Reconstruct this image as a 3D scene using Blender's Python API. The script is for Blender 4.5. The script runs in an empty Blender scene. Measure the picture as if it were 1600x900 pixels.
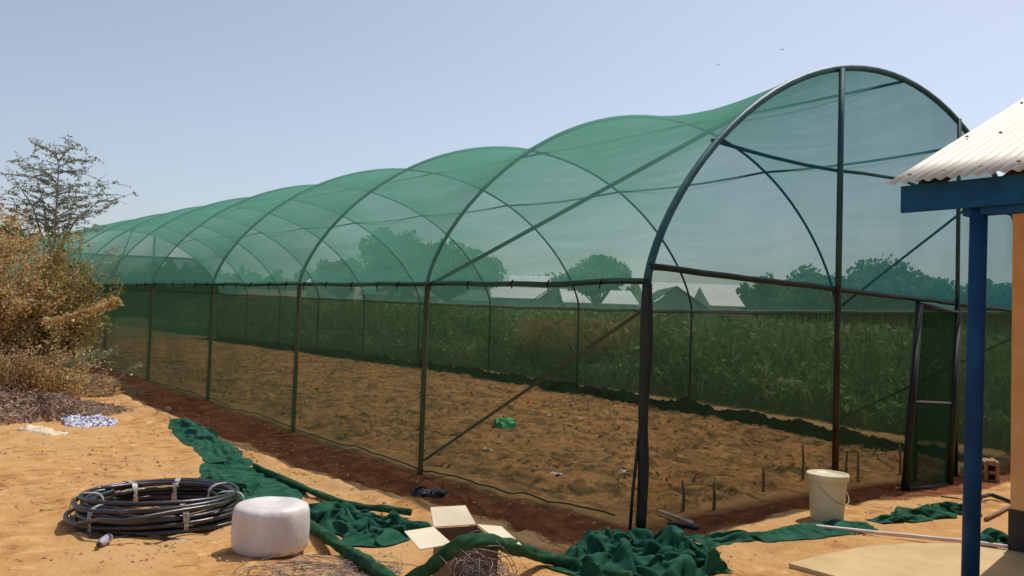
import bpy, math, random
import numpy as np
from mathutils import Vector, Matrix, noise
R = math.radians
rng = random.Random(7)
nrg = np.random.default_rng(11)
scene = bpy.context.scene

# ------------------------------------------------------------------ camera
CAM = np.array([-5.1138, -4.4240, 1.6220]); YAW, PITCH, ROLL, FPX = -0.69466, 0.04073, 0.03325, 1285.4
def cam_axes():
    cy, sy = math.cos(YAW), math.sin(YAW); cp, sp = math.cos(PITCH), math.sin(PITCH)
    f = np.array([-sy*cp, cy*cp, sp]); r = np.array([cy, sy, 0.0]); u = np.cross(r, f)
    cr, sr = math.cos(ROLL), math.sin(ROLL)
    return cr*r + sr*u, -sr*r + cr*u, f
CR, CU, CF = cam_axes()
camd = bpy.data.cameras.new('camera'); cam = bpy.data.objects.new('camera', camd)
scene.collection.objects.link(cam); scene.camera = cam
cam.matrix_world = Matrix([[CR[i], CU[i], -CF[i], CAM[i]] for i in range(3)] + [[0, 0, 0, 1]])
camd.sensor_width = 36.0; camd.lens = 36.0*FPX/1600.0; camd.clip_end = 6000; camd.clip_start = 0.05

# ------------------------------------------------------------------ world, sun, exposure
SUN = Vector((0.54, 0.08, 1.0)).normalized()
elev = math.asin(SUN.z); rot = math.atan2(SUN.x, SUN.y)
w = bpy.data.worlds.new('World'); scene.world = w; w.use_nodes = True
wn = w.node_tree; wn.nodes.clear()
sky = wn.nodes.new('ShaderNodeTexSky'); sky.sky_type = 'NISHITA'; sky.sun_disc = False
sky.sun_elevation = elev; sky.sun_rotation = rot; sky.altitude = 100
sky.air_density = 1.0; sky.dust_density = 1.7; sky.ozone_density = 2.2
hs = wn.nodes.new('ShaderNodeHueSaturation'); hs.inputs['Saturation'].default_value = 0.66; hs.inputs['Hue'].default_value = 0.503
bg = wn.nodes.new('ShaderNodeBackground'); bg.inputs['Strength'].default_value = 0.134
wo = wn.nodes.new('ShaderNodeOutputWorld')
wn.links.new(sky.outputs[0], hs.inputs['Color']); wn.links.new(hs.outputs[0], bg.inputs['Color']); wn.links.new(bg.outputs[0], wo.inputs['Surface'])
sl = bpy.data.lights.new('sun', 'SUN'); sl.energy = 3.6; sl.angle = R(0.53); sl.color = (1.0, 0.95, 0.87)
so = bpy.data.objects.new('sun', sl); scene.collection.objects.link(so)
so.location = SUN*60; so.rotation_euler = SUN.to_track_quat('Z', 'Y').to_euler()
scene.view_settings.view_transform = 'Standard'; scene.view_settings.look = 'None'
scene.view_settings.gamma = 1; scene.view_settings.exposure = 0.0; scene.view_settings.use_curve_mapping = False
scene.render.engine = 'CYCLES'
cy = scene.cycles
cy.use_denoising = True; cy.max_bounces = 10; cy.transparent_max_bounces = 40; cy.diffuse_bounces = 4; cy.transmission_bounces = 6

# ------------------------------------------------------------------ helpers
class MB:
    def __init__(s): s.v = []; s.f = []; s.uv = None
    def add(s, vs, fs):
        n = len(s.v); s.v.extend([tuple(map(float, p)) for p in vs]); s.f.extend([tuple(i+n for i in f) for f in fs]); return s
    def box(s, c, d, rz=0.0, M=None, taper=1.0):
        hx, hy, hz = d[0]/2, d[1]/2, d[2]/2
        vs = []
        for z, t in ((-hz, 1), (hz, taper)):
            for x, y in ((-hx, -hy), (hx, -hy), (hx, hy), (-hx, hy)): vs.append(Vector((x*t, y*t, z)))
        m = M if M is not None else Matrix.Rotation(rz, 4, 'Z')
        vs = [m @ v + Vector(c) for v in vs]
        return s.add(vs, [(3, 2, 1, 0), (4, 5, 6, 7), (0, 1, 5, 4), (1, 2, 6, 5), (2, 3, 7, 6), (3, 0, 4, 7)])
    def tube(s, pts, r, n=8, closed=False, caps=True):
        P = [Vector(p) for p in pts]; N = len(P)
        rs = r if hasattr(r, '__len__') else [r]*N
        rings = []; up = Vector((0, 0, 1))
        prev = None
        for i in range(N):
            a = P[(i-1) % N] if (closed or i > 0) else P[i]; b = P[(i+1) % N] if (closed or i < N-1) else P[i]
            t = (b-a).normalized() if (b-a).length > 1e-9 else Vector((0, 0, 1))
            if prev is None:
                ref = up if abs(t.z) < 0.9 else Vector((1, 0, 0)); x = t.cross(ref).normalized()
            else:
                x = (prev - t*prev.dot(t)).normalized()
            prev = x; y = t.cross(x)
            rings.append([P[i] + (x*math.cos(2*math.pi*k/n) + y*math.sin(2*math.pi*k/n))*rs[i] for k in range(n)])
        vs = [q for ring in rings for q in ring]; fs = []
        for i in range(N if closed else N-1):
            j = (i+1) % N
            for k in range(n): fs.append((i*n+k, i*n+(k+1) % n, j*n+(k+1) % n, j*n+k))
        if caps and not closed: fs.append(tuple(range(n))[::-1]); fs.append(tuple((N-1)*n+k for k in range(n)))
        return s.add(vs, fs)
    def lathe(s, prof, c=(0, 0, 0), n=40, cap0=True, cap1=True):
        vs = []; fs = []
        for r, z in prof:
            for k in range(n):
                a = 2*math.pi*k/n; vs.append((c[0]+r*math.cos(a), c[1]+r*math.sin(a), c[2]+z))
        for i in range(len(prof)-1):
            for k in range(n): fs.append((i*n+k, i*n+(k+1) % n, (i+1)*n+(k+1) % n, (i+1)*n+k))
        if cap0: fs.append(tuple(range(n))[::-1])
        if cap1: fs.append(tuple((len(prof)-1)*n+k for k in range(n)))
        return s.add(vs, fs)
    def grid(s, G):
        nu, nv = len(G), len(G[0])
        vs = [p for row in G for p in row]
        fs = [(i*nv+j, (i+1)*nv+j, (i+1)*nv+j+1, i*nv+j+1) for i in range(nu-1) for j in range(nv-1)]
        return s.add(vs, fs)
    def arrays(s, V, F): s.V = V; s.F = F; return s
def link(o): scene.collection.objects.link(o); return o
def root_loc(p):
    v = Vector((0, 0, 0))
    while p is not None: v += p.location; p = p.parent
    return v
def obj(name, mb, mat, parent=None, smooth=False, loc=None):
    """mb holds world coordinates; origin put at parent's origin, or loc for a top-level mesh"""
    o0 = root_loc(parent) if parent else Vector(loc or (0, 0, 0))
    me = bpy.data.meshes.new(name)
    if hasattr(mb, 'V'):
        V = np.asarray(mb.V, dtype=np.float32) - np.array(o0, dtype=np.float32); F = np.asarray(mb.F, dtype=np.int32)
        k = F.shape[1]
        me.vertices.add(len(V)); me.vertices.foreach_set('co', V.ravel())
        me.loops.add(F.size); me.loops.foreach_set('vertex_index', F.ravel())
        me.polygons.add(len(F)); me.polygons.foreach_set('loop_start', np.arange(0, F.size, k, dtype=np.int32))
        me.polygons.foreach_set('loop_total', np.full(len(F), k, dtype=np.int32))
        me.update(calc_edges=True); me.validate()
    else:
        me.from_pydata([(p[0]-o0.x, p[1]-o0.y, p[2]-o0.z) for p in mb.v], [], mb.f); me.update()
    if smooth: me.polygons.foreach_set('use_smooth', [True]*len(me.polygons))
    me.materials.append(mat)
    o = bpy.data.objects.new(name, me); link(o)
    if parent: o.parent = parent
    else: o.location = o0
    return o
def tag(o, label=None, cat=None, group=None, kind=None):
    if label: o['label'] = label
    if cat: o['category'] = cat
    if group: o['group'] = group
    if kind: o['kind'] = kind
    return o
def thing(name, loc, label, cat, group=None):
    o = bpy.data.objects.new(name, None); o.location = loc; o.empty_display_size = .2; link(o)
    return tag(o, label, cat, group)
def sm(a, b, x):
    t = min(1, max(0, (x-a)/(b-a))); return t*t*(3-2*t)
def nsm(a, b, x):
    t = np.clip((x-a)/(b-a), 0, 1); return t*t*(3-2*t)
def lerp(a, b, t): return a+(b-a)*t

# value noise in numpy
_tab = nrg.random((256, 256))
def vn(x, y):
    xi = np.floor(x).astype(int); yi = np.floor(y).astype(int); fx = x-xi; fy = y-yi
    fx = fx*fx*(3-2*fx); fy = fy*fy*(3-2*fy)
    a = _tab[xi % 256, yi % 256]; b = _tab[(xi+1) % 256, yi % 256]; c = _tab[xi % 256, (yi+1) % 256]; d = _tab[(xi+1) % 256, (yi+1) % 256]
    return (a*(1-fx)+b*fx)*(1-fy)+(c*(1-fx)+d*fx)*fy*1.0
def fbm(x, y, o=4):
    s = 0; a = .5
    for i in range(o): s = s+a*(vn(x*2**i+17.3*i, y*2**i+5.1*i)-.5)*2; a *= .5
    return s

# ------------------------------------------------------------------ layout of the ground and the net house
W = 8.806
YS = [0.0, 3.18, 6.39, 9.75, 13.18, 16.65, 20.0, 23.35, 26.7, 30.05, 33.4]
def GZ(x, y):
    """ground height without small relief"""
    x = np.asarray(x, float); y = np.asarray(y, float)
    base = np.interp(y, [-20, 0, 1.5, 3.2, 6.4, 9.75, 13.2, 17, 25, 33, 60, 3000], [0, 0, -.03, -.05, -.01, .10, .19, .24, .32, .38, .5, .5])
    dip = -0.032*np.clip(x-1.9, 0, 5.5)*(1-nsm(-0.2, 5.5, y))*nsm(-2.6, -0.6, y)
    return base + dip
def relief(x, y):
    ins = nsm(.15, .5, x)*(1-nsm(W-.5, W-.1, x))*nsm(.1, .5, y)*(1-nsm(33, 33.4, y))
    out = fbm(x*1.1, y*1.1, 4)*.024+fbm(x*5, y*5, 4)*.012+np.maximum(0, fbm(x*2.2+40, y*2.2, 3)-.12)*-.09+np.maximum(0, vn(x*3.1+9, y*2.3+5)-.72)*-.07
    till = fbm(x*2.6+3, y*2.6, 4)*.06+np.abs(fbm(x*6, y*6+9, 4))*.10-.03
    # backfilled trench along the near side: soft clods and a shallow hollow
    wob = fbm(x*0+2.2, y*.55+4, 3)*.22
    tr = np.exp(-((x+.55+wob*.6)/.42)**2)*nsm(-.8, .3, y)*(1-nsm(33, 36, y))
    trn = tr*(-.055+np.abs(fbm(x*4.5, y*4.5, 4))*.12)
    bank = np.exp(-((x+1.2+wob)/.16)**2)*nsm(-.2, .6, y)*.055*(1-nsm(33, 36, y))*(1+fbm(x*4, y*4, 2))
    slabm = nsm(-.1, .1, x)*(1-nsm(-1.4, -1.15, y))
    far = nsm(20, 60, np.hypot(x, y))
    return (out*(1-ins)+till*ins+trn+bank)*(1-slabm*.8)*(1-far) 
def gz(x, y): return float(GZ(x, y)+relief(np.float64(x), np.float64(y)))
def at(px, py, z=None):
    """point of the ground (or of height z) on the line of sight through a photo pixel"""
    d = CF*FPX+CR*(px-800)-CU*(py-450); zz = 0.0 if z is None else z
    for _ in range(12):
        t = (zz-CAM[2])/d[2]; p = CAM+d*t
        if z is not None: break
        zz = lerp(zz, gz(p[0], p[1]), .7)
    return Vector(p)
def dep(px, py, D):
    d = CF*FPX+CR*(px-800)-CU*(py-450); return Vector(CAM+d*(D/FPX))
EN = lambda y: float(np.interp(y, [0, 3.18, 6.39, 9.75, 13.18, 17, 33.4], [1.985, 2.012, 2.055, 2.10, 2.15, 2.18, 2.44]))
EF = lambda y: float(np.interp(y, [0, 6.3, 13, 29, 33.4], [2.02, 1.98, 2.04, 2.38, 2.47]))
RISE, POW = 2.60, 1.38
def arch_pt(T, y, off=0.0):
    x = W/2-(W/2+off)*math.cos(T); e = lerp(EN(y), EF(y), x/W)
    return Vector((x, y, e+(RISE+off)*max(0.0, math.sin(T))**POW))
TN = lambda x: math.acos(max(-1, min(1, 1-2*x/W)))
def roof_z(x, y): return arch_pt(TN(x), y).z

# ------------------------------------------------------------------ materials
def newmat(name):
    m = bpy.data.materials.new(name); m.use_nodes = True; m.node_tree.nodes.clear(); return m, m.node_tree.nodes, m.node_tree.links
def N(ns, t, **kw):
    n = ns.new(t)
    for k, v in kw.items():
        if k in n.inputs: n.inputs[k].default_value = v
        else: setattr(n, k, v)
    return n
def ramp(ns, stops, interp='LINEAR'):
    r = ns.new('ShaderNodeValToRGB'); e = r.color_ramp.elements; r.color_ramp.interpolation = interp
    while len(e) < len(stops): e.new(0.5)
    for i, (p, c) in enumerate(stops): e[i].position = p; e[i].color = (*c, 1) if len(c) == 3 else c
    return r
def coords(ns, ls, scale=(1, 1, 1), kind='Position'):
    g = ns.new('ShaderNodeNewGeometry') if kind == 'Position' else ns.new('ShaderNodeTexCoord')
    m = N(ns, 'ShaderNodeMapping'); m.inputs['Scale'].default_value = scale
    ls.new(g.outputs['Position' if kind == 'Position' else kind], m.inputs['Vector']); return m
def noisemat(name, c1, c2, scale=6, rough=.7, bump=.2, bscale=None, detail=6, metal=0.0, spec=.4, c3=None, bdist=.01, stretch=(1, 1, 1), pos=(.35, .65)):
    m, ns, ls = newmat(name)
    out = ns.new('ShaderNodeOutputMaterial'); b = N(ns, 'ShaderNodeBsdfPrincipled', Roughness=rough, Metallic=metal)
    b.inputs['Specular IOR Level'].default_value = spec
    mp = coords(ns, ls, stretch, 'Object'); t = N(ns, 'ShaderNodeTexNoise', Scale=scale, Detail=detail)
    ls.new(mp.outputs[0], t.inputs['Vector'])
    st = [(pos[0], c1), (pos[1], c2)] + ([(min(.95, pos[1]+.12), c3)] if c3 else [])
    r = ramp(ns, st); ls.new(t.outputs['Fac'], r.inputs[0]); ls.new(r.outputs[0], b.inputs['Base Color'])
    if bump:
        t2 = N(ns, 'ShaderNodeTexNoise', Scale=bscale or scale*5, Detail=4); ls.new(mp.outputs[0], t2.inputs['Vector'])
        bp = N(ns, 'ShaderNodeBump', Strength=bump, Distance=bdist); ls.new(t2.outputs['Fac'], bp.inputs['Height']); ls.new(bp.outputs[0], b.inputs['Normal'])
    ls.new(b.outputs[0], out.inputs[0]); return m
def islandmat(name, stops, rough=.8, trans=.25, wide=None):
    """foliage: colour differs leaf by leaf, with larger clumps of tone through object space"""
    m, ns, ls = newmat(name); out = ns.new('ShaderNodeOutputMaterial')
    g = ns.new('ShaderNodeNewGeometry'); r = ramp(ns, stops)
    t = N(ns, 'ShaderNodeTexNoise', Scale=wide or 1.2, Detail=2); ls.new(g.outputs['Position'], t.inputs['Vector'])
    mx = N(ns, 'ShaderNodeMath', operation='MULTIPLY_ADD'); mx.inputs[1].default_value = .55; ls.new(g.outputs['Random Per Island'], mx.inputs[0])
    m2 = N(ns, 'ShaderNodeMath', operation='MULTIPLY_ADD'); m2.inputs[1].default_value = 1.3; m2.inputs[2].default_value = -.42
    ls.new(t.outputs['Fac'], m2.inputs[0]); ls.new(m2.outputs[0], mx.inputs[2]); ls.new(mx.outputs[0], r.inputs[0])
    d = N(ns, 'ShaderNodeBsdfDiffuse'); tr = N(ns, 'ShaderNodeBsdfTranslucent'); ms = N(ns, 'ShaderNodeMixShader', Fac=trans); ms.inputs[0].default_value = trans
    ls.new(r.outputs[0], d.inputs['Color']); ls.new(r.outputs[0], tr.inputs['Color']); ls.new(d.outputs[0], ms.inputs[1]); ls.new(tr.outputs[0], ms.inputs[2]); ls.new(ms.outputs[0], out.inputs[0])
    return m
def netmat(name, T0, col, streak=(.25, 3.0, .8), var=.10, thru=.45):
    """knitted shade net: open fraction T0 seen square on, closing at a slant as a real mesh of threads does"""
    m, ns, ls = newmat(name); out = ns.new('ShaderNodeOutputMaterial')
    g = ns.new('ShaderNodeNewGeometry')
    dt = N(ns, 'ShaderNodeVectorMath', operation='DOT_PRODUCT'); ls.new(g.outputs['Incoming'], dt.inputs[0]); ls.new(g.outputs['True Normal'], dt.inputs[1])
    ab = N(ns, 'ShaderNodeMath', operation='ABSOLUTE'); ls.new(dt.outputs['Value'], ab.inputs[0])
    mxx = N(ns, 'ShaderNodeMath', operation='MAXIMUM'); mxx.inputs[1].default_value = .17; ls.new(ab.outputs[0], mxx.inputs[0])
    inv = N(ns, 'ShaderNodeMath', operation='DIVIDE'); inv.inputs[0].default_value = 1.0; ls.new(mxx.outputs[0], inv.inputs[1])
    mp = coords(ns, ls, streak); t = N(ns, 'ShaderNodeTexNoise', Scale=1.6, Detail=5, Roughness=.6, Distortion=.6); ls.new(mp.outputs[0], t.inputs['Vector'])
    tm = N(ns, 'ShaderNodeMapRange'); tm.inputs[1].default_value = .3; tm.inputs[2].default_value = .7; tm.inputs[3].default_value = T0-var; tm.inputs[4].default_value = T0+var
    ls.new(t.outputs['Fac'], tm.inputs[0])
    pw = N(ns, 'ShaderNodeMath', operation='POWER'); ls.new(tm.outputs[0], pw.inputs[0]); ls.new(inv.outputs[0], pw.inputs[1])
    tp = N(ns, 'ShaderNodeBsdfTransparent'); d = N(ns, 'ShaderNodeBsdfDiffuse', Color=(*col, 1)); tl = N(ns, 'ShaderNodeBsdfTranslucent', Color=(*[min(1, c*1.1) for c in col], 1))
    ms = N(ns, 'ShaderNodeMixShader'); ms.inputs[0].default_value = thru; ls.new(d.outputs[0], ms.inputs[1]); ls.new(tl.outputs[0], ms.inputs[2])
    m2 = N(ns, 'ShaderNodeMixShader'); ls.new(pw.outputs[0], m2.inputs[0]); ls.new(ms.outputs[0], m2.inputs[1]); ls.new(tp.outputs[0], m2.inputs[2]); ls.new(m2.outputs[0], out.inputs[0])
    return m

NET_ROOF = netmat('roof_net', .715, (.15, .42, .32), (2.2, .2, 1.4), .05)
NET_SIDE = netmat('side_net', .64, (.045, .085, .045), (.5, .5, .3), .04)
NET_GABLE = netmat('gable_net', .70, (.02, .18, .27), (.6, .6, .4), .02)
NET_REAR = netmat('rear_net', .30, (.05, .24, .16), (.6, .6, .4), .04)
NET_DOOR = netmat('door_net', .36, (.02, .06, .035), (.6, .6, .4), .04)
PIPE = noisemat('painted_pipe', (.010, .065, .075), (.03, .12, .125), 5, .5, .15, metal=.0, spec=.35, c3=(.04, .12, .11))
PIPE_DARK = noisemat('dark_pipe', (.004, .013, .011), (.012, .026, .022), 6, .5, .2, spec=.3)
PIPE_RUST = noisemat('rusty_pipe', (.028, .014, .008), (.06, .03, .016), 9, .6, .2, spec=.4)
DARKROPE = noisemat('dark_rope', (.012, .008, .005), (.03, .02, .012), 6, .8, 0, spec=0)
PIPE_BROWN = noisemat('brown_post', (.10, .055, .026), (.20, .11, .05), 9, .6, .2, spec=.3)
RAIL = noisemat('rail', (.004, .014, .012), (.012, .03, .024), 6, .6, .2)
PIPE_GALV = noisemat('galvanised', (.22, .25, .23), (.4, .42, .38), 8, .45, .1, metal=.3)

# ground
def ground_mat():
    m, ns, ls = newmat('sandy_ground'); out = ns.new('ShaderNodeOutputMaterial'); b = N(ns, 'ShaderNodeBsdfPrincipled', Roughness=.95)
    b.inputs['Specular IOR Level'].default_value = .15
    g = ns.new('ShaderNodeNewGeometry'); sp = ns.new('ShaderNodeSeparateXYZ'); ls.new(g.outputs['Position'], sp.inputs[0])
    def nz(s, det=5, rough=.55, sc=(1, 1, 1), dist=0):
        mp = N(ns, 'ShaderNodeMapping'); mp.inputs['Scale'].default_value = sc; ls.new(g.outputs['Position'], mp.inputs['Vector'])
        t = N(ns, 'ShaderNodeTexNoise', Scale=s, Detail=det, Roughness=rough, Distortion=dist); ls.new(mp.outputs[0], t.inputs['Vector']); return t
    def mr(src, a, b_, c=0., d=1.):
        n = N(ns, 'ShaderNodeMapRange', interpolation_type='SMOOTHSTEP'); n.inputs[1].default_value = a; n.inputs[2].default_value = b_; n.inputs[3].default_value = c; n.inputs[4].default_value = d
        ls.new(src, n.inputs[0]); return n.outputs[0]
    def mth(op, a, b_=None, c=None):
        n = N(ns, 'ShaderNodeMath', operation=op)
        for i, q in enumerate((a, b_, c)):
            if q is None: continue
            if isinstance(q, (int, float)): n.inputs[i].default_value = q
            else: ls.new(q, n.inputs[i])
        return n.outputs[0]
    def mix(f, a, b_, mode='MIX'):
        n = N(ns, 'ShaderNodeMix', data_type='RGBA', blend_type=mode)
        if isinstance(f, (int, float)): n.inputs[0].default_value = f
        else: ls.new(f, n.inputs[0])
        for i, q in ((6, a), (7, b_)):
            if isinstance(q, tuple): n.inputs[i].default_value = (*q, 1)
            else: ls.new(q, n.inputs[i])
        return n.outputs[2]
    big = nz(.9, 4); mid = nz(5, 6, .65); fine = nz(38, 5, .7); wob = nz(1.3, 4)
    sand = ramp(ns, [(.30, (.26, .115, .034)), (.44, (.45, .225, .075)), (.56, (.54, .29, .105)), (.70, (.72, .45, .20))]); ls.new(mid.outputs['Fac'], sand.inputs[0])
    sand2 = mix(mr(big.outputs['Fac'], .35, .65), sand.outputs[0], (.55, .32, .135)); 
    s3 = mix(mr(fine.outputs['Fac'], .56, .68, 0, .6), sand2, (.27, .135, .05))
    # fine dark crumbs and pale grit
    vo = N(ns, 'ShaderNodeTexVoronoi', Scale=26.0); ls.new(g.outputs['Position'], vo.inputs['Vector'])
    s4 = mix(mr(vo.outputs['Distance'], .0, .16, .5, 0), s3, (.22, .11, .05))
    sx, sy_ = sp.outputs[0], sp.outputs[1]
    wx = mth('ADD', sx, mth('MULTIPLY_ADD', wob.outputs['Fac'], .9, -.45))
    fx = mth('ADD', sx, mth('MULTIPLY_ADD', mid.outputs['Fac'], .3, -.15)); 
    # dug reddish soil along the near net; the net's shadow is in its colour
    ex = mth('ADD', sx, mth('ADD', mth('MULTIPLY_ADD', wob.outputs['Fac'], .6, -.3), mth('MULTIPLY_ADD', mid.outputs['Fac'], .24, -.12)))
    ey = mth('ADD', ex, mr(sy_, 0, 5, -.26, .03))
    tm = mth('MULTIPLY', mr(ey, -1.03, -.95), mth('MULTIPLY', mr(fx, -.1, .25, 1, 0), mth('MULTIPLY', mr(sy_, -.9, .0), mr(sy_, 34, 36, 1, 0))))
    dug = ramp(ns, [(.30, (.045, .009, .003)), (.45, (.11, .026, .007)), (.58, (.17, .045, .013)), (.74, (.28, .09, .03))]); ls.new(mid.outputs['Fac'], dug.inputs[0])  # soil reds lowered to hold the net's shade
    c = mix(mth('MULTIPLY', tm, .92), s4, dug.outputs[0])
    # front foot of the net: same soil, widened to paint the door's shadow
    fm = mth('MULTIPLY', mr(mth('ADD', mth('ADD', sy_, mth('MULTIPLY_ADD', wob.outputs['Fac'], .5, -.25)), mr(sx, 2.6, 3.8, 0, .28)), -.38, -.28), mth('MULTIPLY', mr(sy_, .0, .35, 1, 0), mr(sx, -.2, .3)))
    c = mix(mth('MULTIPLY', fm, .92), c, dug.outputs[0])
    # tilled bed inside
    im = mth('MULTIPLY', mth('MULTIPLY', mr(fx, .05, .35), mr(fx, W-.35, W-.1, 1, 0)), mth('MULTIPLY', mr(sy_, .05, .4), mr(sy_, 33.2, 33.6, 1, 0)))
    cl = nz(2.6, 9, .74, (1.0, 1.0, 1), 1.6); cl2 = nz(1.1, 5, .6)
    bed = ramp(ns, [(.37, (.06, .028, .010)), (.46, (.20, .095, .032)), (.55, (.41, .19, .06)), (.70, (.66, .36, .13))]); ls.new(cl.outputs['Fac'], bed.inputs[0])
    bed2 = mix(mr(cl2.outputs['Fac'], .45, .68, 0, .55), bed.outputs[0], (.58, .245, .085))
    c = mix(im, c, bed2)
    far_shade = mth('MULTIPLY', mr(wx, 7.45, 7.75), mr(wx, 8.45, 8.75, 1, 0)); c = mix(mth('MULTIPLY', mth('MULTIPLY', far_shade, im), .8), c, (.07, .035, .015))  # soil darkened here to paint the far net's shade strip
    # pale strip just outside the far wall, then green-grey soil
    gm = mth('MULTIPLY', mr(sx, 9.6, 10.8), 1.0); c = mix(mth('MULTIPLY', gm, .75), c, (.13, .14, .05))
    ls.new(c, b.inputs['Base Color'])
    hb = mth('ADD', mth('MULTIPLY', mid.outputs['Fac'], .7), mth('MULTIPLY', fine.outputs['Fac'], .35))
    bp = N(ns, 'ShaderNodeBump', Strength=.9, Distance=.04); ls.new(hb, bp.inputs['Height']); ls.new(bp.outputs[0], b.inputs['Normal'])
    ls.new(b.outputs[0], out.inputs[0]); return m
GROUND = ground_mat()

def axis(segs):
    out = []
    for a, b, st in segs: out.extend(np.arange(a, b-1e-6, st))
    out.append(segs[-1][1]); return np.array(out)
xs = axis([(-2500, -500, 400), (-500, -100, 60), (-100, -20, 8), (-20, -6, .6), (-6, 9.4, .055), (9.4, 20, .5), (20, 100, 8), (100, 500, 60), (500, 2500, 400)])
ys = axis([(-2500, -500, 400), (-500, -100, 60), (-100, -20, 8), (-20, -4.5, .6), (-4.5, 9, .055), (9, 20, .12), (20, 40, .5), (40, 100, 8), (100, 500, 60), (500, 2500, 400)])
X, Y = np.meshgrid(xs, ys, indexing='ij')
Z = GZ(X, Y)+relief(X, Y)
V = np.stack([X, Y, Z], -1).reshape(-1, 3)
nx, ny = len(xs), len(ys)
I = (np.arange(nx-1)[:, None]*ny+np.arange(ny-1)[None, :]).ravel()
F = np.stack([I, I+ny, I+ny+1, I+1], -1)
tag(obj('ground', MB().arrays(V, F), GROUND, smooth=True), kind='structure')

# ------------------------------------------------------------------ the net house
NH = thing('shade_net_house', (0, 0, 0), 'long arched greenhouse tunnel of green shade net stretched over metal pipe hoops', 'net house')
def on_ground(x, y): return gz(x, y)
# arches (hoop + both legs are one bent pipe above the eaves; legs are separate posts)
def arch(y, r, mat):
    m = MB(); m.tube([arch_pt(math.pi*k/44, y) for k in range(45)], r, 10); return obj('arch', m, mat, NH, True)
for k, y in enumerate(YS):
    arch(y, .034 if k == 0 else (.021 if k < 4 else .017), PIPE if k == 0 else PIPE_DARK)
    for side, x, e in ((0, 0.0, EN(y)), (1, W, EF(y))):
        if k == 0 and side == 0: continue
        m = MB(); m.tube([(x, y, on_ground(x, y)-.12), (x, y, e)], .030 if side == 0 else .024, 10)
        p = obj('post', m, PIPE_DARK if side else PIPE_BROWN, NH, True)
# near corner post with surplus net rolled round it
m = MB(); m.tube([(0, 0, -.15), (0, 0, EN(0)+.02)], .036, 12)
cp = obj('post', m, PIPE_DARK, NH, True); cp['label'] = 'thick corner post wrapped in dark net'
m = MB(); pts = []; rs = []
for i in range(40):
    t = i/39; z = lerp(.02, EN(0)-.02, t)
    pts.append((-.01+.005*math.sin(z*5), -.012+.005*math.cos(z*7), z)); rs.append(.043+.007*noise.noise(Vector((z*3, 2, 0)))+.008*sm(1.1, 1.3, z)*(1-sm(1.75, 1.95, z)))
m.tube(pts, rs, 12)
obj('net_wrap', m, noisemat('wrapped_net', (.003, .008, .010), (.009, .018, .02), 30, .55, .8, 60, stretch=(1, 1, .2)), cp, True)
m = MB(); m.tube([(-.10, .03, gz(-.1, .03)-.05), (-.085, .02, .3), (-.02, .0, 1.0)], .013, 8); s = obj('prop_stick', m, PIPE_DARK, NH, True)
# eave rails with rolled net edge
def rail_line(x, e, r, wob, mat, name='eave_rail'):
    m = MB(); P = []
    for i in range(161):
        y = YS[-1]*i/160; P.append((x, y, e(y)+wob*noise.noise(Vector((y*1.3, x, 0)))-.012*abs(math.sin(math.pi*y/3.3))))
    m.tube(P, r, 8); return obj(name, m, mat, NH, True)
rail_line(0.0, EN, .026, .02, RAIL); rail_line(W, EF, .018, .015, PIPE_GALV); 
rail_line(W+.01, lambda y: EF(y)-.045, .012, .02, RAIL, 'rolled_net_edge')
m = MB(); P = [(lerp(0, W, i/40), -.02, lerp(2.105, 2.0, i/40)+.012*noise.noise(Vector((i*.4, 5, 0)))) for i in range(41)]
m.tube(P, .028, 8); obj('front_beam', m, PIPE_DARK, NH, True)
m = MB(); m.tube([(0, YS[-1], EN(33.4)), (W, YS[-1], EF(33.4))], .026, 8); obj('rear_beam', m, PIPE_DARK, NH, True)
m = MB(); m.tube([(0.7, YS[-1], 3.78), (W-.7, YS[-1], 3.98)], .05, 8); obj('rear_tie', m, RAIL, NH, True)
# collar tie of the first hoop
def atY(px, py, Yp):
    d = CF*FPX+CR*(px-800)-CU*(py-450); t = (Yp-CAM[1])/d[1]; return Vector(CAM+d*t)
pl = [atY(*q, .02) for q in ((1113, 219), (1160, 233), (1200, 244), (1255, 257), (1305, 266), (1350, 271), (1400, 279), (1470, 302), (1540, 324), (1584, 337))]
m = MB(); m.tube(pl, .019, 8); obj('collar_tie', m, PIPE, NH, True)
# purlins: ridge and far slope, sagging gently between hoops
for nm, x in (('ridge_purlin', W/2), ('side_purlin', 6.45)):
    m = MB(); P = []
    for i in range(len(YS)-1):
        for j in range(8):
            y = lerp(YS[i], YS[i+1], j/8); z = lerp(roof_z(x, YS[i]), roof_z(x, YS[i+1]), j/8)-.03-.05*math.sin(math.pi*j/8)*(1 if nm[0] == 's' else .4)
            P.append((x, y, z))
    P.append((x, YS[-1], roof_z(x, YS[-1])-.03)); m.tube(P, .019, 8); obj(nm, m, PIPE_DARK, NH, True)
# gable posts at the thirds, front and rear
for i, (x, r) in enumerate(((W/3, .034), (2*W/3, .028))):
    m = MB(); m.tube([(x, -.045, on_ground(x, 0)-.1), (x, -.045, 2.1)], r, 10); gp = obj('gable_post', m, PIPE_RUST if i == 0 else PIPE_DARK, NH, True)
    m = MB(); m.tube([(x, -.045, 2.09), (x, -.045, roof_z(x, 0)-.01)], r*.93, 10); obj('upper_post', m, PIPE, gp, True)
    m = MB(); m.tube([(x, YS[-1]+.03, .3), (x, YS[-1]+.03, roof_z(x, YS[-1]))], .05, 8); obj('gable_post', m, RAIL, NH, True)
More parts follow.
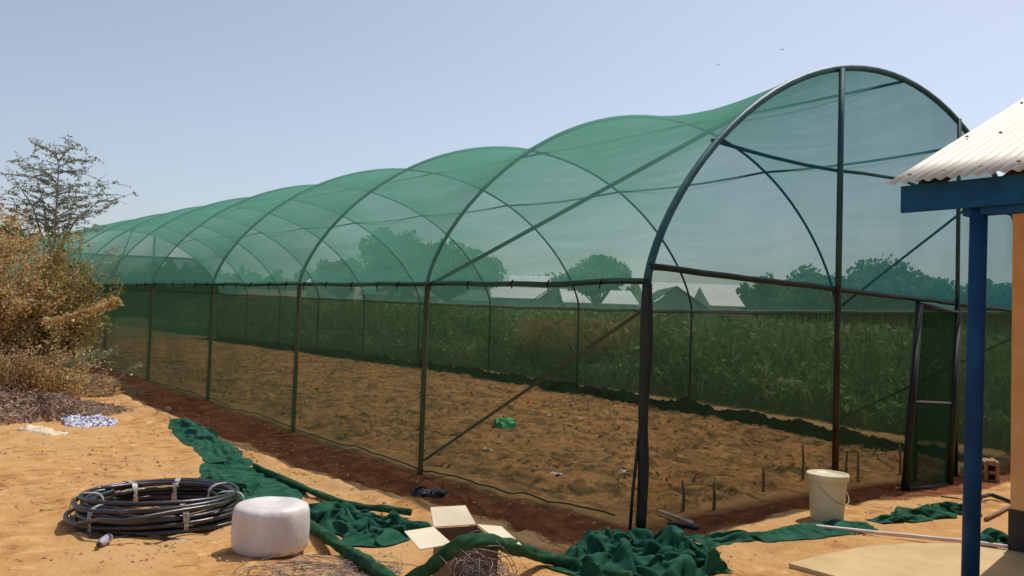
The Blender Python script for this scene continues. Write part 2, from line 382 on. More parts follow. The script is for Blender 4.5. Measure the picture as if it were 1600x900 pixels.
# diagonal braces
def brace(a, b, r, mat, n=1):
    m = MB(); m.tube([Vector(a).lerp(Vector(b), i/6) for i in range(7)], r, 8); obj('brace', m, mat, NH, True)
brace((.04, 3.18, .06), (.04, .05, EN(0)-.22), .016, PIPE_BROWN)
brace((.06, 3.18, EN(3.18)), (1.48, 0.02, roof_z(1.48, 0)-.02), .022, PIPE_DARK)
brace((W-.06, 3.18, EF(3.18)), (W-1.5, 0.02, roof_z(W-1.5, 0)-.02), .02, PIPE_DARK)
brace((W-.04, 3.18, .02), (W-.04, .05, EF(0)-.25), .016, PIPE_DARK)
brace((.06, 16.65, EN(16.65)), (1.4, 20.0, roof_z(1.4, 20)-.02), .02, PIPE_DARK)

# roof net: one sheet, drawn tight over the hoops and sinking between them
G = []; NT = 60
for i in range(len(YS)-1):
    last = i == len(YS)-2
    for j in range(15 if last else 14):
        t = j/14; y = lerp(YS[i], YS[i+1], t); row = []
        for k in range(NT+1):
            T = math.pi*k/NT
            a = arch_pt(T, YS[i], .03); b_ = arch_pt(T, YS[i+1], .03); p = a.lerp(b_, t)
            n = Vector((-math.cos(T)/W*2, 0, math.sin(T)/RISE)).normalized()
            sag = (.20+.05*math.sin(i*2.3))*math.sin(math.pi*t)**.9*math.sin(T)**.8
            wr = .011*noise.noise(Vector((T*9+i*3, y*.9, i)))*math.sin(math.pi*t)+.005*noise.noise(Vector((T*24, y*1.6, 3)))*math.sin(math.pi*t)
            row.append(p-n*(sag+wr))
        G.append(row)
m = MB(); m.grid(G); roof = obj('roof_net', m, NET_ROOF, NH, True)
# side nets
def side(x, e, dx):
    G = []
    ny_ = 240
    for i in range(ny_+1):
        y = YS[-1]*i/ny_; row = []
        k = min(len(YS)-2, int(np.searchsorted(YS, y, 'right')-1)); t = (y-YS[k])/(YS[k+1]-YS[k])
        z0 = on_ground(x, y)-.03+.05*abs(noise.noise(Vector((y*.9, x, 1))))
        for j in range(9):
            v = j/8; z = lerp(z0, e(y)-.01, v)
            b_ = dx*(.02+.03*noise.noise(Vector((y*.8, z*1.3, x))))*math.sin(math.pi*t)
            row.append((x+dx*.05+b_*.8, y, z))
        G.append(row)
    m = MB(); m.grid(G); return obj('side_net', m, NET_SIDE, NH, True)
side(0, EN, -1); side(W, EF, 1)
# hem rope along the foot of the near side net
m = MB(); P = []
for i in range(240):
    y = .3+32*i/239; P.append((.02+.05*noise.noise(Vector((y*.7, 1, 1))), y, on_ground(0.02, y)+.045+.04*noise.noise(Vector((y*1.1, 4, 4)))))
m.tube(P, .008, 6); obj('hem_rope', m, DARKROPE, NH, True)
for k in range(26):
    y = .5+k*.62+rng.uniform(-.1, .1); m = MB(); e = EN(y)
    m.tube([(-.045, y, e+.02), (-.075, y+rng.uniform(-.01, .01), e-.01), (-.07, y+rng.uniform(-.02, .02), e-.06-rng.random()*.06)], [.008, .010, .004], 5)
    obj('tie', m, DARKROPE, NH, True)
# gable nets: lower wall and upper bow, front and rear
def gable(y, top, bottom, mat, name, x0=0.0, x1=W, dy=0.0):
    G = []
    for i in range(57):
        x = lerp(x0+.01, x1-.01, i/56); zt = top(x); zb = bottom(x); row = []
        for j in range(11):
            z = lerp(zb, max(zt, zb+.001), j/10); row.append((x, y+dy+.018*noise.noise(Vector((x*.9, z*.9, y))), z))
        G.append(row)
    m = MB(); m.grid(G); return obj(name, m, mat, NH, True)
beam = lambda x: lerp(2.105, 2.0, x/W)
gable(0, lambda x: roof_z(x, 0)-.01, lambda x: beam(x)+.004, NET_GABLE, 'gable_net')
gable(0, lambda x: beam(x)-.004, lambda x: on_ground(x, 0)-.02, NET_SIDE, 'front_net', 0, 4.85)
gable(0, lambda x: beam(x)-.004, lambda x: on_ground(x, 0)-.02, NET_SIDE, 'front_net', 5.87, W)
gable(YS[-1], lambda x: min(roof_z(x, 33.4), lerp(3.72, 4.02, x/W)), lambda x: .3, NET_REAR, 'rear_net')
# door leaf, hung loosely in the front wall with its foot swung outwards
BL, BR = Vector((3.98, -.30, -.06)), Vector((5.02, -.28, -.09)); TL, TR = Vector((4.86, -.06, 1.97)), Vector((5.86, -.075, 1.90))
BL = atY(1414, 766, -.28); BR = atY(1482, 757, -.26); TL = atY(1437, 476, -.07); TR = atY(1497, 489, -.09)
door = obj('door', MB().tube([BL, TL], .045, 8), noisemat('door_frame_paint', (.006, .010, .009), (.016, .022, .018), 8, .5, .2), NH, True)
dm = door.data.materials[0]
def dpart(name, a, b, r, mat=dm): m = MB(); m.tube([a, b], r, 8); return obj(name, m, mat, door, True)
dpart('stile', BR, TR, .055); dpart('stile', BR.lerp(TR, .55)+Vector((.09, 0, 0)), TR+Vector((.03, 0, 0)), .03)
dpart('rail', BL, BR, .028); dpart('rail', TL, TR, .030)
m_ = BL.lerp(TL, .46), BR.lerp(TR, .46); dpart('rail', m_[0], m_[1], .012, PIPE_GALV)
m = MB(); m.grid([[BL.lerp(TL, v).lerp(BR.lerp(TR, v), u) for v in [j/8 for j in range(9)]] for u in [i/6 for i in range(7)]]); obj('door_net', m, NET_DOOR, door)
m = MB(); m.tube([(5.82, -.06, -.2), (5.84, -.05, 1.98)], .03, 8); m.tube([(4.85, 0, -.2), (4.86, 0, 2.03)], .026, 8); obj('door_jamb', m, PIPE_DARK, NH, True)

# ------------------------------------------------------------------ porch building at the right
PB = thing('porch_building', (1.83, -3.6, 0), 'orange walled building corner with white corrugated roof, blue fascia and blue porch post', 'building')
TIN = noisemat('whitewashed_tin', (.60, .52, .40), (.70, .635, .52), 5, .55, .12, 40, spec=.3, stretch=(.6, 2.5, 1), c3=(.75, .70, .60))
BLUE = noisemat('blue_gloss_paint', (.005, .062, .17), (.010, .085, .215), 7, .6, .12, spec=.15)
BLUE2 = noisemat('blue_post_paint', (.004, .038, .115), (.008, .06, .165), 5, .6, .2, spec=.2, c3=(.03, .085, .14))
ORANGE = noisemat('orange_plaster', (.72, .36, .14), (.80, .43, .18), 5, .85, .25, 60)
BLACKP = noisemat('black_plinth_paint', (.012, .012, .014), (.03, .03, .033), 6, .6, .2)
CONC = noisemat('concrete', (.50, .345, .17), (.62, .45, .24), 2.5, .95, .4, 30, c3=(.66, .50, .29))
slope = (3.51-2.54)/(2.1+.12)
def rz_(x): return 2.545+slope*(x+.12)
G = []; ns_ = 110*5
for i in range(ns_+1):
    y = -2.0-7.6*i/ns_; row = []
    for j in range(13):
        x = lerp(-.11, 6.2, j/12); row.append((x+.008*noise.noise(Vector((y*2, j, 0)))*(j == 0), y, rz_(x)+.009*math.sin(2*math.pi*(-y-2.0)/.069)))
    G.append(row)
m = MB(); m.grid(G)
roof_sheet = obj('roof', m, TIN, PB, True)
sol = roof_sheet.modifiers.new('thickness', 'SOLIDIFY'); sol.thickness = .0025
nail_mat = noisemat('rusty_nail', (.22, .14, .09), (.36, .27, .2), 30, .7, 0)
for k in range(11):
    y = -2.1-.207*k
    for x in (.02, .9, 1.9):
        m = MB(); m.lathe([(.012, 0), (.012, .006), (.004, .010)], (x+rng.uniform(-.02, .02), y+.017+rng.uniform(-.005, .005), rz_(x)+.010), 8)
        obj('roof_nail', m, nail_mat, roof_sheet, True)
m = MB(); m.box((0.0, -5.8, 2.46), (.028, 7.5, .165)); obj('fascia', m, BLUE, PB)
m = MB(); m.box((3.0, -2.055, 0), (6.0, .026, .15), M=Matrix.Rotation(-math.atan(slope), 4, 'Y')); 
for i, v in enumerate(m.v): m.v[i] = (v[0], v[1], v[2]+rz_(3.0)-.13)
obj('verge_board', m, BLUE, PB)
m = MB()
for q in (.3, 1.2, 2.4, 3.6): m.box((q, -5.8, rz_(q)-.055), (.05, 7.4, .07))
for y in (-2.6, -3.8, -5.0): m.box((1.5, y, 0), (3.1, .05, .1), M=Matrix.Rotation(-math.atan(slope), 4, 'Y') )
for i, v in enumerate(m.v[32:]): m.v[32+i] = (v[0], v[1], v[2]+rz_(1.5)-.14)
obj('rafter', m, noisemat('rafter_wood', (.10, .06, .035), (.17, .11, .06), 6, .8, .2), PB)
m = MB(); m.tube([(.062, -2.445, .03), (.062, -2.475, 2.40)], .0475, 20); obj('porch_post', m, BLUE2, PB, True)
m = MB(); m.tube([(.062, -5.3, .03), (.062, -5.3, 2.40)], .0475, 20); obj('porch_post', m, BLUE2, PB, True)
m = MB(); m.box((.062, -4.4, 2.36), (.08, 4.0, .05)); obj('porch_beam', m, BLUE, PB)
m = MB(); m.add([(1.83, -2.05, .335), (1.83, -9, .335), (1.83, -9, rz_(1.83)-.03), (1.83, -2.05, rz_(1.83)-.03), (5.9, -2.05, .335), (5.9, -9, .335), (5.9, -9, rz_(5.9)-.03), (5.9, -2.05, rz_(5.9)-.03)],
      [(0, 1, 2, 3), (7, 6, 5, 4), (0, 3, 7, 4), (1, 5, 6, 2), (3, 2, 6, 7), (0, 4, 5, 1)]); obj('wall', m, ORANGE, PB)
m = MB(); m.box((3.865, -5.525, .155), (4.09, 6.97, .36)); obj('plinth', m, BLACKP, PB)
# porch slab
G = []
m = MB(); out_ = [(.05, -1.29), (.45, -1.31), (.9, -1.36), (1.35, -1.52), (1.75, -1.80), (1.86, -2.02), (6, -2.02), (6, -9.5), (.02, -9.5)]
n = len(out_); m.add([(x, y, -.12) for x, y in out_]+[(x, y, .03) for x, y in out_], [tuple(range(n, 2*n))[::-1]]+[(i, (i+1) % n, n+(i+1) % n, n+i) for i in range(n)])
slab = obj('porch_slab', m, CONC, PB)

# ------------------------------------------------------------------ foliage tools
def leaf_cloud(centers, size, nper=1, aspect=1.0, jitter=.5, up=0.0):
    """square-ish leaf faces at random directions; centers (n,3)"""
    C = np.repeat(np.asarray(centers, float), nper, 0); n = len(C)
    if nper > 1: C = C+nrg.normal(0, jitter, C.shape)
    a = nrg.normal(size=(n, 3)); a[:, 2] += up; a /= np.linalg.norm(a, axis=1)[:, None]
    b = nrg.normal(size=(n, 3)); b -= (b*a).sum(1)[:, None]*a; b /= np.linalg.norm(b, axis=1)[:, None]
    s = size*nrg.uniform(.55, 1.35, (n, 1)); A = a*s*aspect; B = b*s*.5
    V = np.stack([C-A*.5, C+B*.7, C+A*.5, C-B*.7], 1).reshape(-1, 3)
    F = np.arange(4*n).reshape(-1, 4); return V, F
def blades(P, h, w, lean=.25):
    """upright grass or weed blades rising from points P"""
    n = len(P); ang = nrg.uniform(0, 2*np.pi, n); hh = h*nrg.uniform(.5, 1.15, n); L = nrg.normal(0, lean, (n, 2))*hh[:, None]
    dx = np.stack([np.cos(ang), np.sin(ang), np.zeros(n)], 1)*w*nrg.uniform(.6, 1.4, (n, 1))
    mid = P+np.stack([L[:, 0]*.35, L[:, 1]*.35, hh*.55], 1); top = P+np.stack([L[:, 0], L[:, 1], hh], 1)
    V = np.stack([P-dx*.5, P+dx*.5, mid+dx*.45, mid-dx*.45, top+dx*.05, top-dx*.05], 1).reshape(-1, 3)
    i = np.arange(n)*6
    F = np.concatenate([np.stack([i, i+1, i+2, i+3], 1), np.stack([i+3, i+2, i+4, i+5], 1)]); return V, F
def crown_points(c, r, n, lumps=14, fill=.5, seed=0):
    g = np.random.default_rng(seed); out = []
    c = np.array(c, float); r = np.array(r, float)
    L = g.normal(size=(lumps, 3)); L /= np.linalg.norm(L, axis=1)[:, None]; L *= g.uniform(.35, .82, (lumps, 1)); 
    L[:, 2] = L[:, 2]*.8; R_ = g.uniform(.28, .48, lumps)
    k = g.integers(0, lumps, n); d = g.normal(size=(n, 3)); d /= np.linalg.norm(d, axis=1)[:, None]
    rad = R_[k]*(g.random(n)**fill)
    return c+(L[k]+d*rad[:, None])*r, c+L*r
BARK = noisemat('bark', (.10, .07, .05), (.20, .15, .10), 8, .9, .5)
def tree(base, crown_c, crown_r, leaf, n, mat, label, name='broadleaf_tree', lumps=16, seed=1, group=None, trunk_r=.16):
    t = thing(name, base, label, 'tree', group)
    P, L = crown_points(crown_c, crown_r, n, lumps, .6, seed)
    V, F = leaf_cloud(P, leaf, 1); obj('crown', MB().arrays(V, F), mat, t)
    m = MB(); b = Vector(base); c = Vector(crown_c); fork = b.lerp(c, .55)
    m.tube([b-Vector((0, 0, .3)), b.lerp(fork, .5)+Vector((.06, .05, 0)), fork], [trunk_r*1.25, trunk_r, trunk_r*.8], 8)
    for l in L: l = Vector(l); m.tube([fork, fork.lerp(l, .5)+Vector((0, 0, -.08)), l], [trunk_r*.5, trunk_r*.3, .02], 5)
    obj('trunk', m, BARK, t, True); return t
DARKG = islandmat('tree_leaves', [(.1, (.07, .15, .055)), (.5, (.13, .24, .09)), (.9, (.21, .32, .13))])
OLIVE = islandmat('olive_leaves', [(.1, (.08, .12, .05)), (.5, (.14, .18, .08)), (.9, (.21, .24, .11))])
FEATH = islandmat('feathery_leaves', [(.1, (.08, .13, .06)), (.5, (.14, .19, .09)), (.9, (.22, .26, .14))])
WEEDM = islandmat('weed_leaves', [(.05, (.10, .19, .07)), (.35, (.21, .34, .13)), (.62, (.32, .46, .18)), (.85, (.52, .58, .30)), (1, (.80, .72, .46))], wide=.8)
DRYL = islandmat('dry_leaves', [(.02, (.13, .065, .03)), (.2, (.32, .17, .07)), (.42, (.52, .33, .14)), (.62, (.68, .50, .25)), (.82, (.46, .40, .17)), (1, (.85, .72, .48))], wide=1.4, trans=.3)
GREYL = islandmat('thorn_leaves', [(.1, (.15, .18, .12)), (.6, (.27, .30, .20)), (1, (.42, .43, .33))])
TWIG = noisemat('dry_twigs', (.20, .14, .095), (.38, .29, .20), 8, .9, 0)

# ------------------------------------------------------------------ weeds beyond the far wall (nobody could count them)
n = 26000
wy = nrg.uniform(-3.5, 46, n); wx = 9.75+nrg.random(n)**1.6*5.5+fbm(wy*0+1, wy*.7, 3)*.55
hh = .55+1.35*nsm(9.6, 11.0, wx)
Pw = np.stack([wx, wy, GZ(wx, wy)], 1)
V1, F1 = blades(Pw, 1.0, .035, .28); V1 = V1.reshape(n, 6, 3); V1[:, :, 2] = Pw[:, None, 2]+(V1[:, :, 2]-Pw[:, None, 2])*hh[:, None]; V1 = V1.reshape(-1, 3)
ci = nrg.integers(0, n, 60000); zc = nrg.random(60000)
C = Pw[ci]+np.stack([nrg.normal(0, .08, 60000), nrg.normal(0, .08, 60000), zc*hh[ci]*.98], 1)
V2, F2 = leaf_cloud(C, .13, 1, 1.5)
V = np.concatenate([V1, V2]); F = np.concatenate([F1, F2+len(V1)])
tag(obj('tall_weeds', MB().arrays(V, F), WEEDM), 'dense tall green weeds growing behind the far net wall', 'weeds', kind='stuff')

n = 3600; q0 = at(925, 606); q1 = at(990, 622)
tt = nrg.random(n); wy2 = 9.6+tt*3.8; wx2 = 10.2+nrg.random(n)*1.6; P_ = np.stack([wx2, wy2, GZ(wx2, wy2)], 1)
V1, F1 = blades(P_, 1.55, .03, .4); C = P_+np.stack([nrg.normal(0, .15, n), nrg.normal(0, .15, n), nrg.random(n)*1.6], 1); V2, F2 = leaf_cloud(C, .12, 1, 1.6)
tag(obj('dry_weeds', MB().arrays(np.concatenate([V1, V2]), np.concatenate([F1, F2+len(V1)])), islandmat('dry_weed_leaves', [(.05, (.22, .18, .06)), (.5, (.48, .36, .15)), (1, (.75, .58, .34))])), 'dry yellowish weeds among the green ones behind the far net wall', 'weeds', kind='stuff')
# ------------------------------------------------------------------ village beyond
ROOFW = noisemat('old_white_tin', (.74, .73, .68), (.85, .84, .80), 2, .5, .1, spec=.4, stretch=(.5, 3, 1))
ROOFG = noisemat('dark_green_roof', (.03, .085, .06), (.05, .12, .09), 2, .6, .1)
ROOFR = noisemat('faded_red_roof', (.25, .12, .08), (.35, .2, .14), 2, .7, .1)
WALLW = noisemat('pale_wall', (.55, .50, .42), (.66, .62, .54), 2, .85, .1)
WALLG = noisemat('grey_wall', (.22, .24, .21), (.32, .33, .29), 2, .85, .1)
DARKW = noisemat('dark_opening', (.01, .012, .012), (.02, .022, .022), 3, .4, 0)
def house(pxl, pxr, ytop, yeave, D, label, wall, roofm, depth=5.0, end_on=False, group=None, name='tin_roof_house'):
    """house spanning two sight lines at distance D; walls, ridge roof, door, windows"""
    a = dep(pxl, ytop, D); b = dep(pxr, ytop, D); zt = (a.z+b.z)/2; e = (dep(pxl, yeave, D).z+dep(pxr, yeave, D).z)/2
    mid = (a+b)/2; ax = Vector((b.x-a.x, b.y-a.y, 0)); wdt = ax.length; ax.normalize(); dp = Vector((-ax.y, ax.x, 0)); g = .45
    if dp.dot(Vector((CF[0], CF[1], 0))) < 0: dp = -dp
    t = thing(name, (mid.x, mid.y, g), label, 'house', group)
    def P(u, v, z): q = Vector((mid.x, mid.y, 0))+ax*u+dp*v; return (q.x, q.y, z)
    m = MB(); h = wdt/2; hw = h-.25; d = depth
    box_f = [(0, 1, 2, 3), (7, 6, 5, 4), (0, 4, 5, 1), (1, 5, 6, 2), (2, 6, 7, 3), (3, 7, 4, 0)]
    m.add([P(-hw, .3, g-.2), P(hw, .3, g-.2), P(hw, d-.3, g-.2), P(-hw, d-.3, g-.2), P(-hw, .3, e), P(hw, .3, e), P(hw, d-.3, e), P(-hw, d-.3, e)], [f[::-1] for f in box_f])
    if end_on: m.add([P(-hw, .31, e), P(hw, .31, e), P(0, .31, zt-.06)], [(0, 1, 2)])
    else: m.add([P(-hw, .3, e), P(-hw, d-.3, e), P(-hw, d/2, zt-.06), P(hw, .3, e), P(hw, d-.3, e), P(hw, d/2, zt-.06)], [(0, 1, 2), (5, 4, 3)])
    obj('wall', m, wall, t)
    m = MB(); th = .05
    if end_on:
        q = [(-h, e-.05), (0, zt), (h, e-.05)]
        for (u0, z0), (u1, z1) in ((q[0], q[1]), (q[1], q[2])):
            m.add([P(u0, 0, z0), P(u1, 0, z1), P(u1, d, z1), P(u0, d, z0), P(u0, 0, z0+th), P(u1, 0, z1+th), P(u1, d, z1+th), P(u0, d, z0+th)], box_f)
    else:
        for (v0, z0), (v1, z1) in (((0, e-.05), (d/2, zt)), ((d/2, zt), (d, e-.05))):
            m.add([P(-h, v0, z0), P(h, v0, z0), P(h, v1, z1), P(-h, v1, z1), P(-h, v0, z0+th), P(h, v0, z0+th), P(h, v1, z1+th), P(-h, v1, z1+th)], box_f)
    obj('roof', m, roofm, t)
    for u, w_, z0, z1, nm in ((0, .9, g, g+2.0, 'door'), (-wdt*.28, .8, g+1.0, g+1.9, 'window'), (wdt*.28, .8, g+1.0, g+1.9, 'window')):
        if z1 > e-.1 or abs(u)+w_/2 > hw: continue
        m = MB(); m.add([P(u-w_/2, .27, z0), P(u+w_/2, .27, z0), P(u+w_/2, .27, z1), P(u-w_/2, .27, z1), P(u-w_/2, .31, z0), P(u+w_/2, .31, z0), P(u+w_/2, .31, z1), P(u-w_/2, .31, z1)], box_f)
        obj(nm, m, DARKW, t)
    return t
GRP = 'village houses beyond the weeds'
house(765, 872, 447, 466, 62, 'long white tin roofed house left of the dark gabled hut', WALLG, ROOFW, 7, group=GRP)
house(832, 902, 446, 470, 56, 'dark green gabled house with its pointed end facing, between white roofs', WALLG, ROOFG, 6, True, GRP)
house(856, 888, 461, 482, 44, 'small dark gabled hut in front of the larger gabled house', WALLG, ROOFG, 4, True, GRP)
house(880, 1000, 450, 474, 50, 'wide white tin roof just left of the corner post', WALLW, ROOFW, 8, group=GRP)
house(478, 556, 427, 442, 85, 'distant white roofed house seen just above the side rail', WALLW, ROOFW, 8, group=GRP)
house(560, 690, 447, 462, 70, 'low grey walled house with dull roof under the big tree', WALLG, ROOFG, 7, group=GRP)
house(796, 862, 429, 442, 90, 'far pale roofed house peeking between the two trees', WALLW, ROOFW, 7, group=GRP)
house(1008, 1108, 448, 480, 46, 'green gabled hut with its pointed end facing, right of the corner post', WALLG, ROOFG, 6, True, GRP)
house(1010, 1200, 440, 474, 66, 'long pale tin roofed shed behind the green gabled hut', WALLW, ROOFW, 9, group=GRP)
house(1110, 1165, 447, 478, 52, 'short pale roofed house right of the green gabled hut', WALLW, ROOFW, 6, group=GRP)
house(700, 765, 452, 470, 58, 'low dull roofed house beside the long white tin roof', WALLG, ROOFG, 6, group=GRP)
house(370, 470, 452, 466, 75, 'low white roofed house at the left end of the village', WALLW, ROOFR, 6, group=GRP)

def far_tree(px, ptop, pbot, wpx, D, leaf, n, mat, label, seed, lumps=18, name='broadleaf_tree'):
    c = dep(px, (ptop+pbot)/2, D); s = D/FPX; rx = wpx/2*s; rz = (pbot-ptop)/2*s
    tree((c.x, c.y, .4), (c.x, c.y, c.z-.25*rz), (rx*.95, rx*.95, rz*1.3), leaf*1.1, int(n*1.9), mat, label, name, lumps, seed, None, max(.12, rx*.06))
far_tree(700, 372, 452, 190, 52, .36, 5200, DARKG, 'large spreading green tree rising above the side rail', 3, 26)
far_tree(612, 352, 446, 110, 58, .34, 2600, DARKG, 'taller dark tree at the left of the big spreading tree', 14, 16)
far_tree(538, 398, 448, 90, 66, .40, 1500, OLIVE, 'small olive tree left of the big spreading trees', 15, 12)
far_tree(935, 394, 452, 112, 48, .26, 4200, DARKG, 'round dense green tree just left of the corner post', 4, 24)
far_tree(1345, 404, 500, 200, 40, .24, 5200, DARKG, 'bushy green tree behind the gable post', 5, 24)
far_tree(1392, 398, 492, 120, 37, .20, 2600, FEATH, 'feathery tall tree right of the gable post', 6, 20, 'thorn_tree')
far_tree(1440, 424, 505, 190, 43, .26, 3600, OLIVE, 'wide hazy olive tree between the feathery tree and the porch post', 27, 24)
far_tree(1282, 412, 500, 120, 46, .26, 2600, DARKG, 'rounded tree at the left end of the tree row', 28, 18)
far_tree(1222, 432, 500, 110, 60, .34, 2200, OLIVE, 'faint low tree filling the gap at the right end of the sheds', 31, 16)
far_tree(1480, 428, 500, 130, 40, .24, 3200, DARKG, 'broad green tree behind the blue porch post', 7, 20)
far_tree(1560, 426, 500, 110, 36, .24, 2800, DARKG, 'green tree beside the orange wall', 8, 18)
far_tree(1185, 426, 482, 80, 55, .26, 1000, FEATH, 'thin flat crowned tree over the long pale shed', 9, 12, 'thorn_tree')
far_tree(1262, 424, 492, 90, 44, .24, 1900, OLIVE, 'low olive tree left of the gable post', 10, 14)
far_tree(1238, 455, 490, 60, 40, .24, 1100, DARKG, 'short green bush at the right end of the pale shed', 18, 10, 'bush')
far_tree(430, 440, 470, 110, 80, .5, 900, DARKG, 'low tree beyond the white roof at the left end of the village', 16, 10)
far_tree(20, 330, 460, 240, 60, .5, 1600, OLIVE, 'far olive tree behind the dry bush', 17, 16)
# the wood along the horizon
n = 44000; ang = nrg.uniform(R(-25), R(115), n); rr = nrg.uniform(120, 150, n)
hx, hy = CAM[0]+np.sin(ang)*rr, CAM[1]+np.cos(ang)*rr
top = 7.0+2.6*fbm(ang*30, ang*0+3, 4)+1.4*fbm(ang*130, ang*0+8, 3)
V, F = leaf_cloud(np.stack([hx, hy, .4+nrg.random(n)*np.clip(top, 1, 13)], 1), 1.3)
tag(obj('distant_wood', MB().arrays(V, F), DARKG), 'low dark wood along the horizon', 'wood', kind='stuff')

# ------------------------------------------------------------------ dry bushes and thorn tree at the left
def twiggy(base, tips_c, tips_r, nb, r0, seed, spread=.35, droop=0):
    g = random.Random(seed); m = MB(); ends = []
    for i in range(nb):
        b = Vector(base)+Vector((g.uniform(-spread, spread), g.uniform(-spread, spread), -.05))
        d = Vector((g.gauss(0, 1), g.gauss(0, 1), g.gauss(0, .8))).normalized()*g.uniform(.6, 1.05)
        e = Vector(tips_c)+Vector((d.x*tips_r[0], d.y*tips_r[1], d.z*tips_r[2]))
        mid = b.lerp(e, .5)+Vector((g.uniform(-.15, .15), g.uniform(-.15, .15), .25-droop)); P = []
        for k in range(9):
            t = k/8; q = b*(1-t)**2+mid*2*t*(1-t)+e*t*t; q = q+Vector((g.gauss(0, .015), g.gauss(0, .015), g.gauss(0, .015))); P.append(q)
        m.tube(P, [lerp(r0, .003, k/8) for k in range(9)], 5); ends.append(P)
        for k in range(3, 9):
            for _ in range(2):
                q = P[k]; dd = Vector((g.gauss(0, 1), g.gauss(0, 1), g.gauss(.1, .7))).normalized()*g.uniform(.15, .42)
                m.tube([q, q+dd*.5+Vector((0, 0, .02)), q+dd], [.005, .004, .002], 4); ends.append([q, q+dd*.5, q+dd])
    return m, ends
def shrub(base, c, r, nb, nleaf, leaf, mat, label, seed, name='dry_bush', jit=.06, twm=TWIG):
    t = thing(name, base, label, 'bush'); m, ends = twiggy(base, c, r, nb, .016, seed)
    obj('stem', m, twm, t, True)
    pts = []; g = random.Random(seed+5)
    for _ in range(nleaf):
        P = g.choice(ends); a = g.randrange(len(P)-1); q = P[a].lerp(P[a+1], g.random()); pts.append(tuple(q))
    C = np.array(pts)+nrg.normal(0, jit, (len(pts), 3)); C[:, 2] = np.maximum(C[:, 2], base[2]+.02)
    V, F = leaf_cloud(C, leaf, 1, 1.4); obj('foliage', MB().arrays(V, F), mat, t); return t
def gp(x, y, dz=0): return (x, y, gz(x, y)+dz)
b0 = dep(0, 470, 13.6)
shrub(gp(b0.x, b0.y), (b0.x-.05, b0.y, 1.95), (1.45, 1.35, 1.50), 90, 34000, .044, DRYL, 'big dry brown and orange bush left of the net house', 21)
b1 = dep(88, 455, 14.0)
shrub(gp(b1.x-.25, b1.y), (b1.x+.1, b1.y, 1.85), (.85, .7, 1.15), 56, 15000, .042, islandmat('half_dry_leaves', [(.05, (.12, .10, .03)), (.4, (.26, .24, .07)), (.7, (.42, .30, .10)), (1, (.5, .42, .2))], wide=1.6), 'yellow green half dry shrub touching the net wall', 22)
b2 = dep(45, 590, 13.0)
shrub(gp(b2.x, b2.y), (b2.x, b2.y, .62), (1.0, .8, .42), 54, 13000, .038, DRYL, 'low tangled dry bush at the foot of the big brown one', 23, jit=.08)
# leaning dry stems reaching right
def sprig(pts, r, leafmat, nleaf, label, seed):
    t = thing('dry_branch', pts[0], label, 'branch', 'loose dry branches leaning out of the bush')
    m = MB(); P = [Vector(p) for p in pts]; m.tube(P, [lerp(r, .004, i/(len(P)-1)) for i in range(len(P))], 6); obj('stem', m, TWIG, t, True)
    g = random.Random(seed); C = [tuple(P[i].lerp(P[i+1], g.random())) for i in [g.randrange(len(P)-1) for _ in range(nleaf)]]
    V, F = leaf_cloud(np.array(C)+nrg.normal(0, .035, (nleaf, 3)), .06, 1, 1.5); obj('foliage', MB().arrays(V, F), leafmat, t)
sprig([dep(70, 505, 12.5), dep(120, 492, 12.3), dep(160, 480, 12.1), dep(186, 470, 12.0)], .02, DRYL, 420, 'upper dry leafy branch reaching right across the net wall', 1)
sprig([dep(100, 570, 12.2), dep(135, 560, 12.0), dep(178, 548, 11.9)], .016, GREYL, 90, 'lower bare pale branch pointing right across the net wall', 2)
sprig([dep(180, 598, 12.0), dep(197, 580, 11.9), dep(218, 568, 11.9)], .008, GREYL, 14, 'thin short twig sticking up beside the net foot', 3)
# thorn tree behind
tb = dep(60, 470, 18.5); tb.z = gz(tb.x, tb.y)
TT = thing('thorn_tree', tb, 'sparse grey green thorn tree with flat branches above the dry bush', 'tree')
m = MB(); g = random.Random(5); tips = []
TL_ = [[(84, 380), (88, 320), (92, 262), (84, 220)], [(70, 385), (52, 325), (30, 290), (8, 262)], [(95, 382), (118, 345), (150, 318), (180, 306)], [(78, 385), (70, 330), (60, 285), (40, 245)], [(60, 385), (20, 345), (-20, 310)], [(98, 385), (112, 330), (122, 290), (132, 262)]]
for i, q in enumerate(TL_):
    P = [tb-Vector((0, 0, .2)), tb+Vector((.05*i-.1, .1*i-.2, .8))]+[dep(x, y, 18.5+(i-2.5)*.22*k) for k, (x, y) in enumerate(q)]
    m.tube(P, [lerp(.038, .004, k/(len(P)-1)) for k in range(len(P))], 6)
br = [((90, 262), (120, 250), (152, 247)), ((92, 292), (70, 268), (52, 238)), ((93, 252), (74, 232), (55, 225)), ((94, 250), (110, 232), (122, 222)), ((90, 300), (130, 290), (176, 286)),
      ((88, 318), (120, 322), (186, 315)), ((86, 340), (140, 318), (214, 300)), ((88, 330), (40, 300), (0, 268)), ((86, 335), (50, 320), (-20, 300)), ((90, 280), (50, 262), (10, 250)),
      ((88, 350), (120, 340), (160, 330)), ((86, 345), (40, 345), (-10, 330)), ((90, 310), (60, 300), (34, 290)), ((88, 325), (110, 308), (150, 305)), ((86, 360), (110, 352), (140, 326)), ((86, 350), (60, 335), (20, 318)), ((91, 272), (112, 270), (140, 268)), ((86, 355), (30, 360), (-30, 350)),
      ((90, 290), (40, 275), (-25, 262)), ((88, 338), (60, 325), (20, 300)), ((88, 342), (125, 335), (178, 322)), ((86, 360), (20, 330), (-40, 300)), ((86, 370), (120, 365), (150, 350)), ((90, 300), (70, 285), (40, 262)), ((90, 305), (120, 300), (165, 302))]
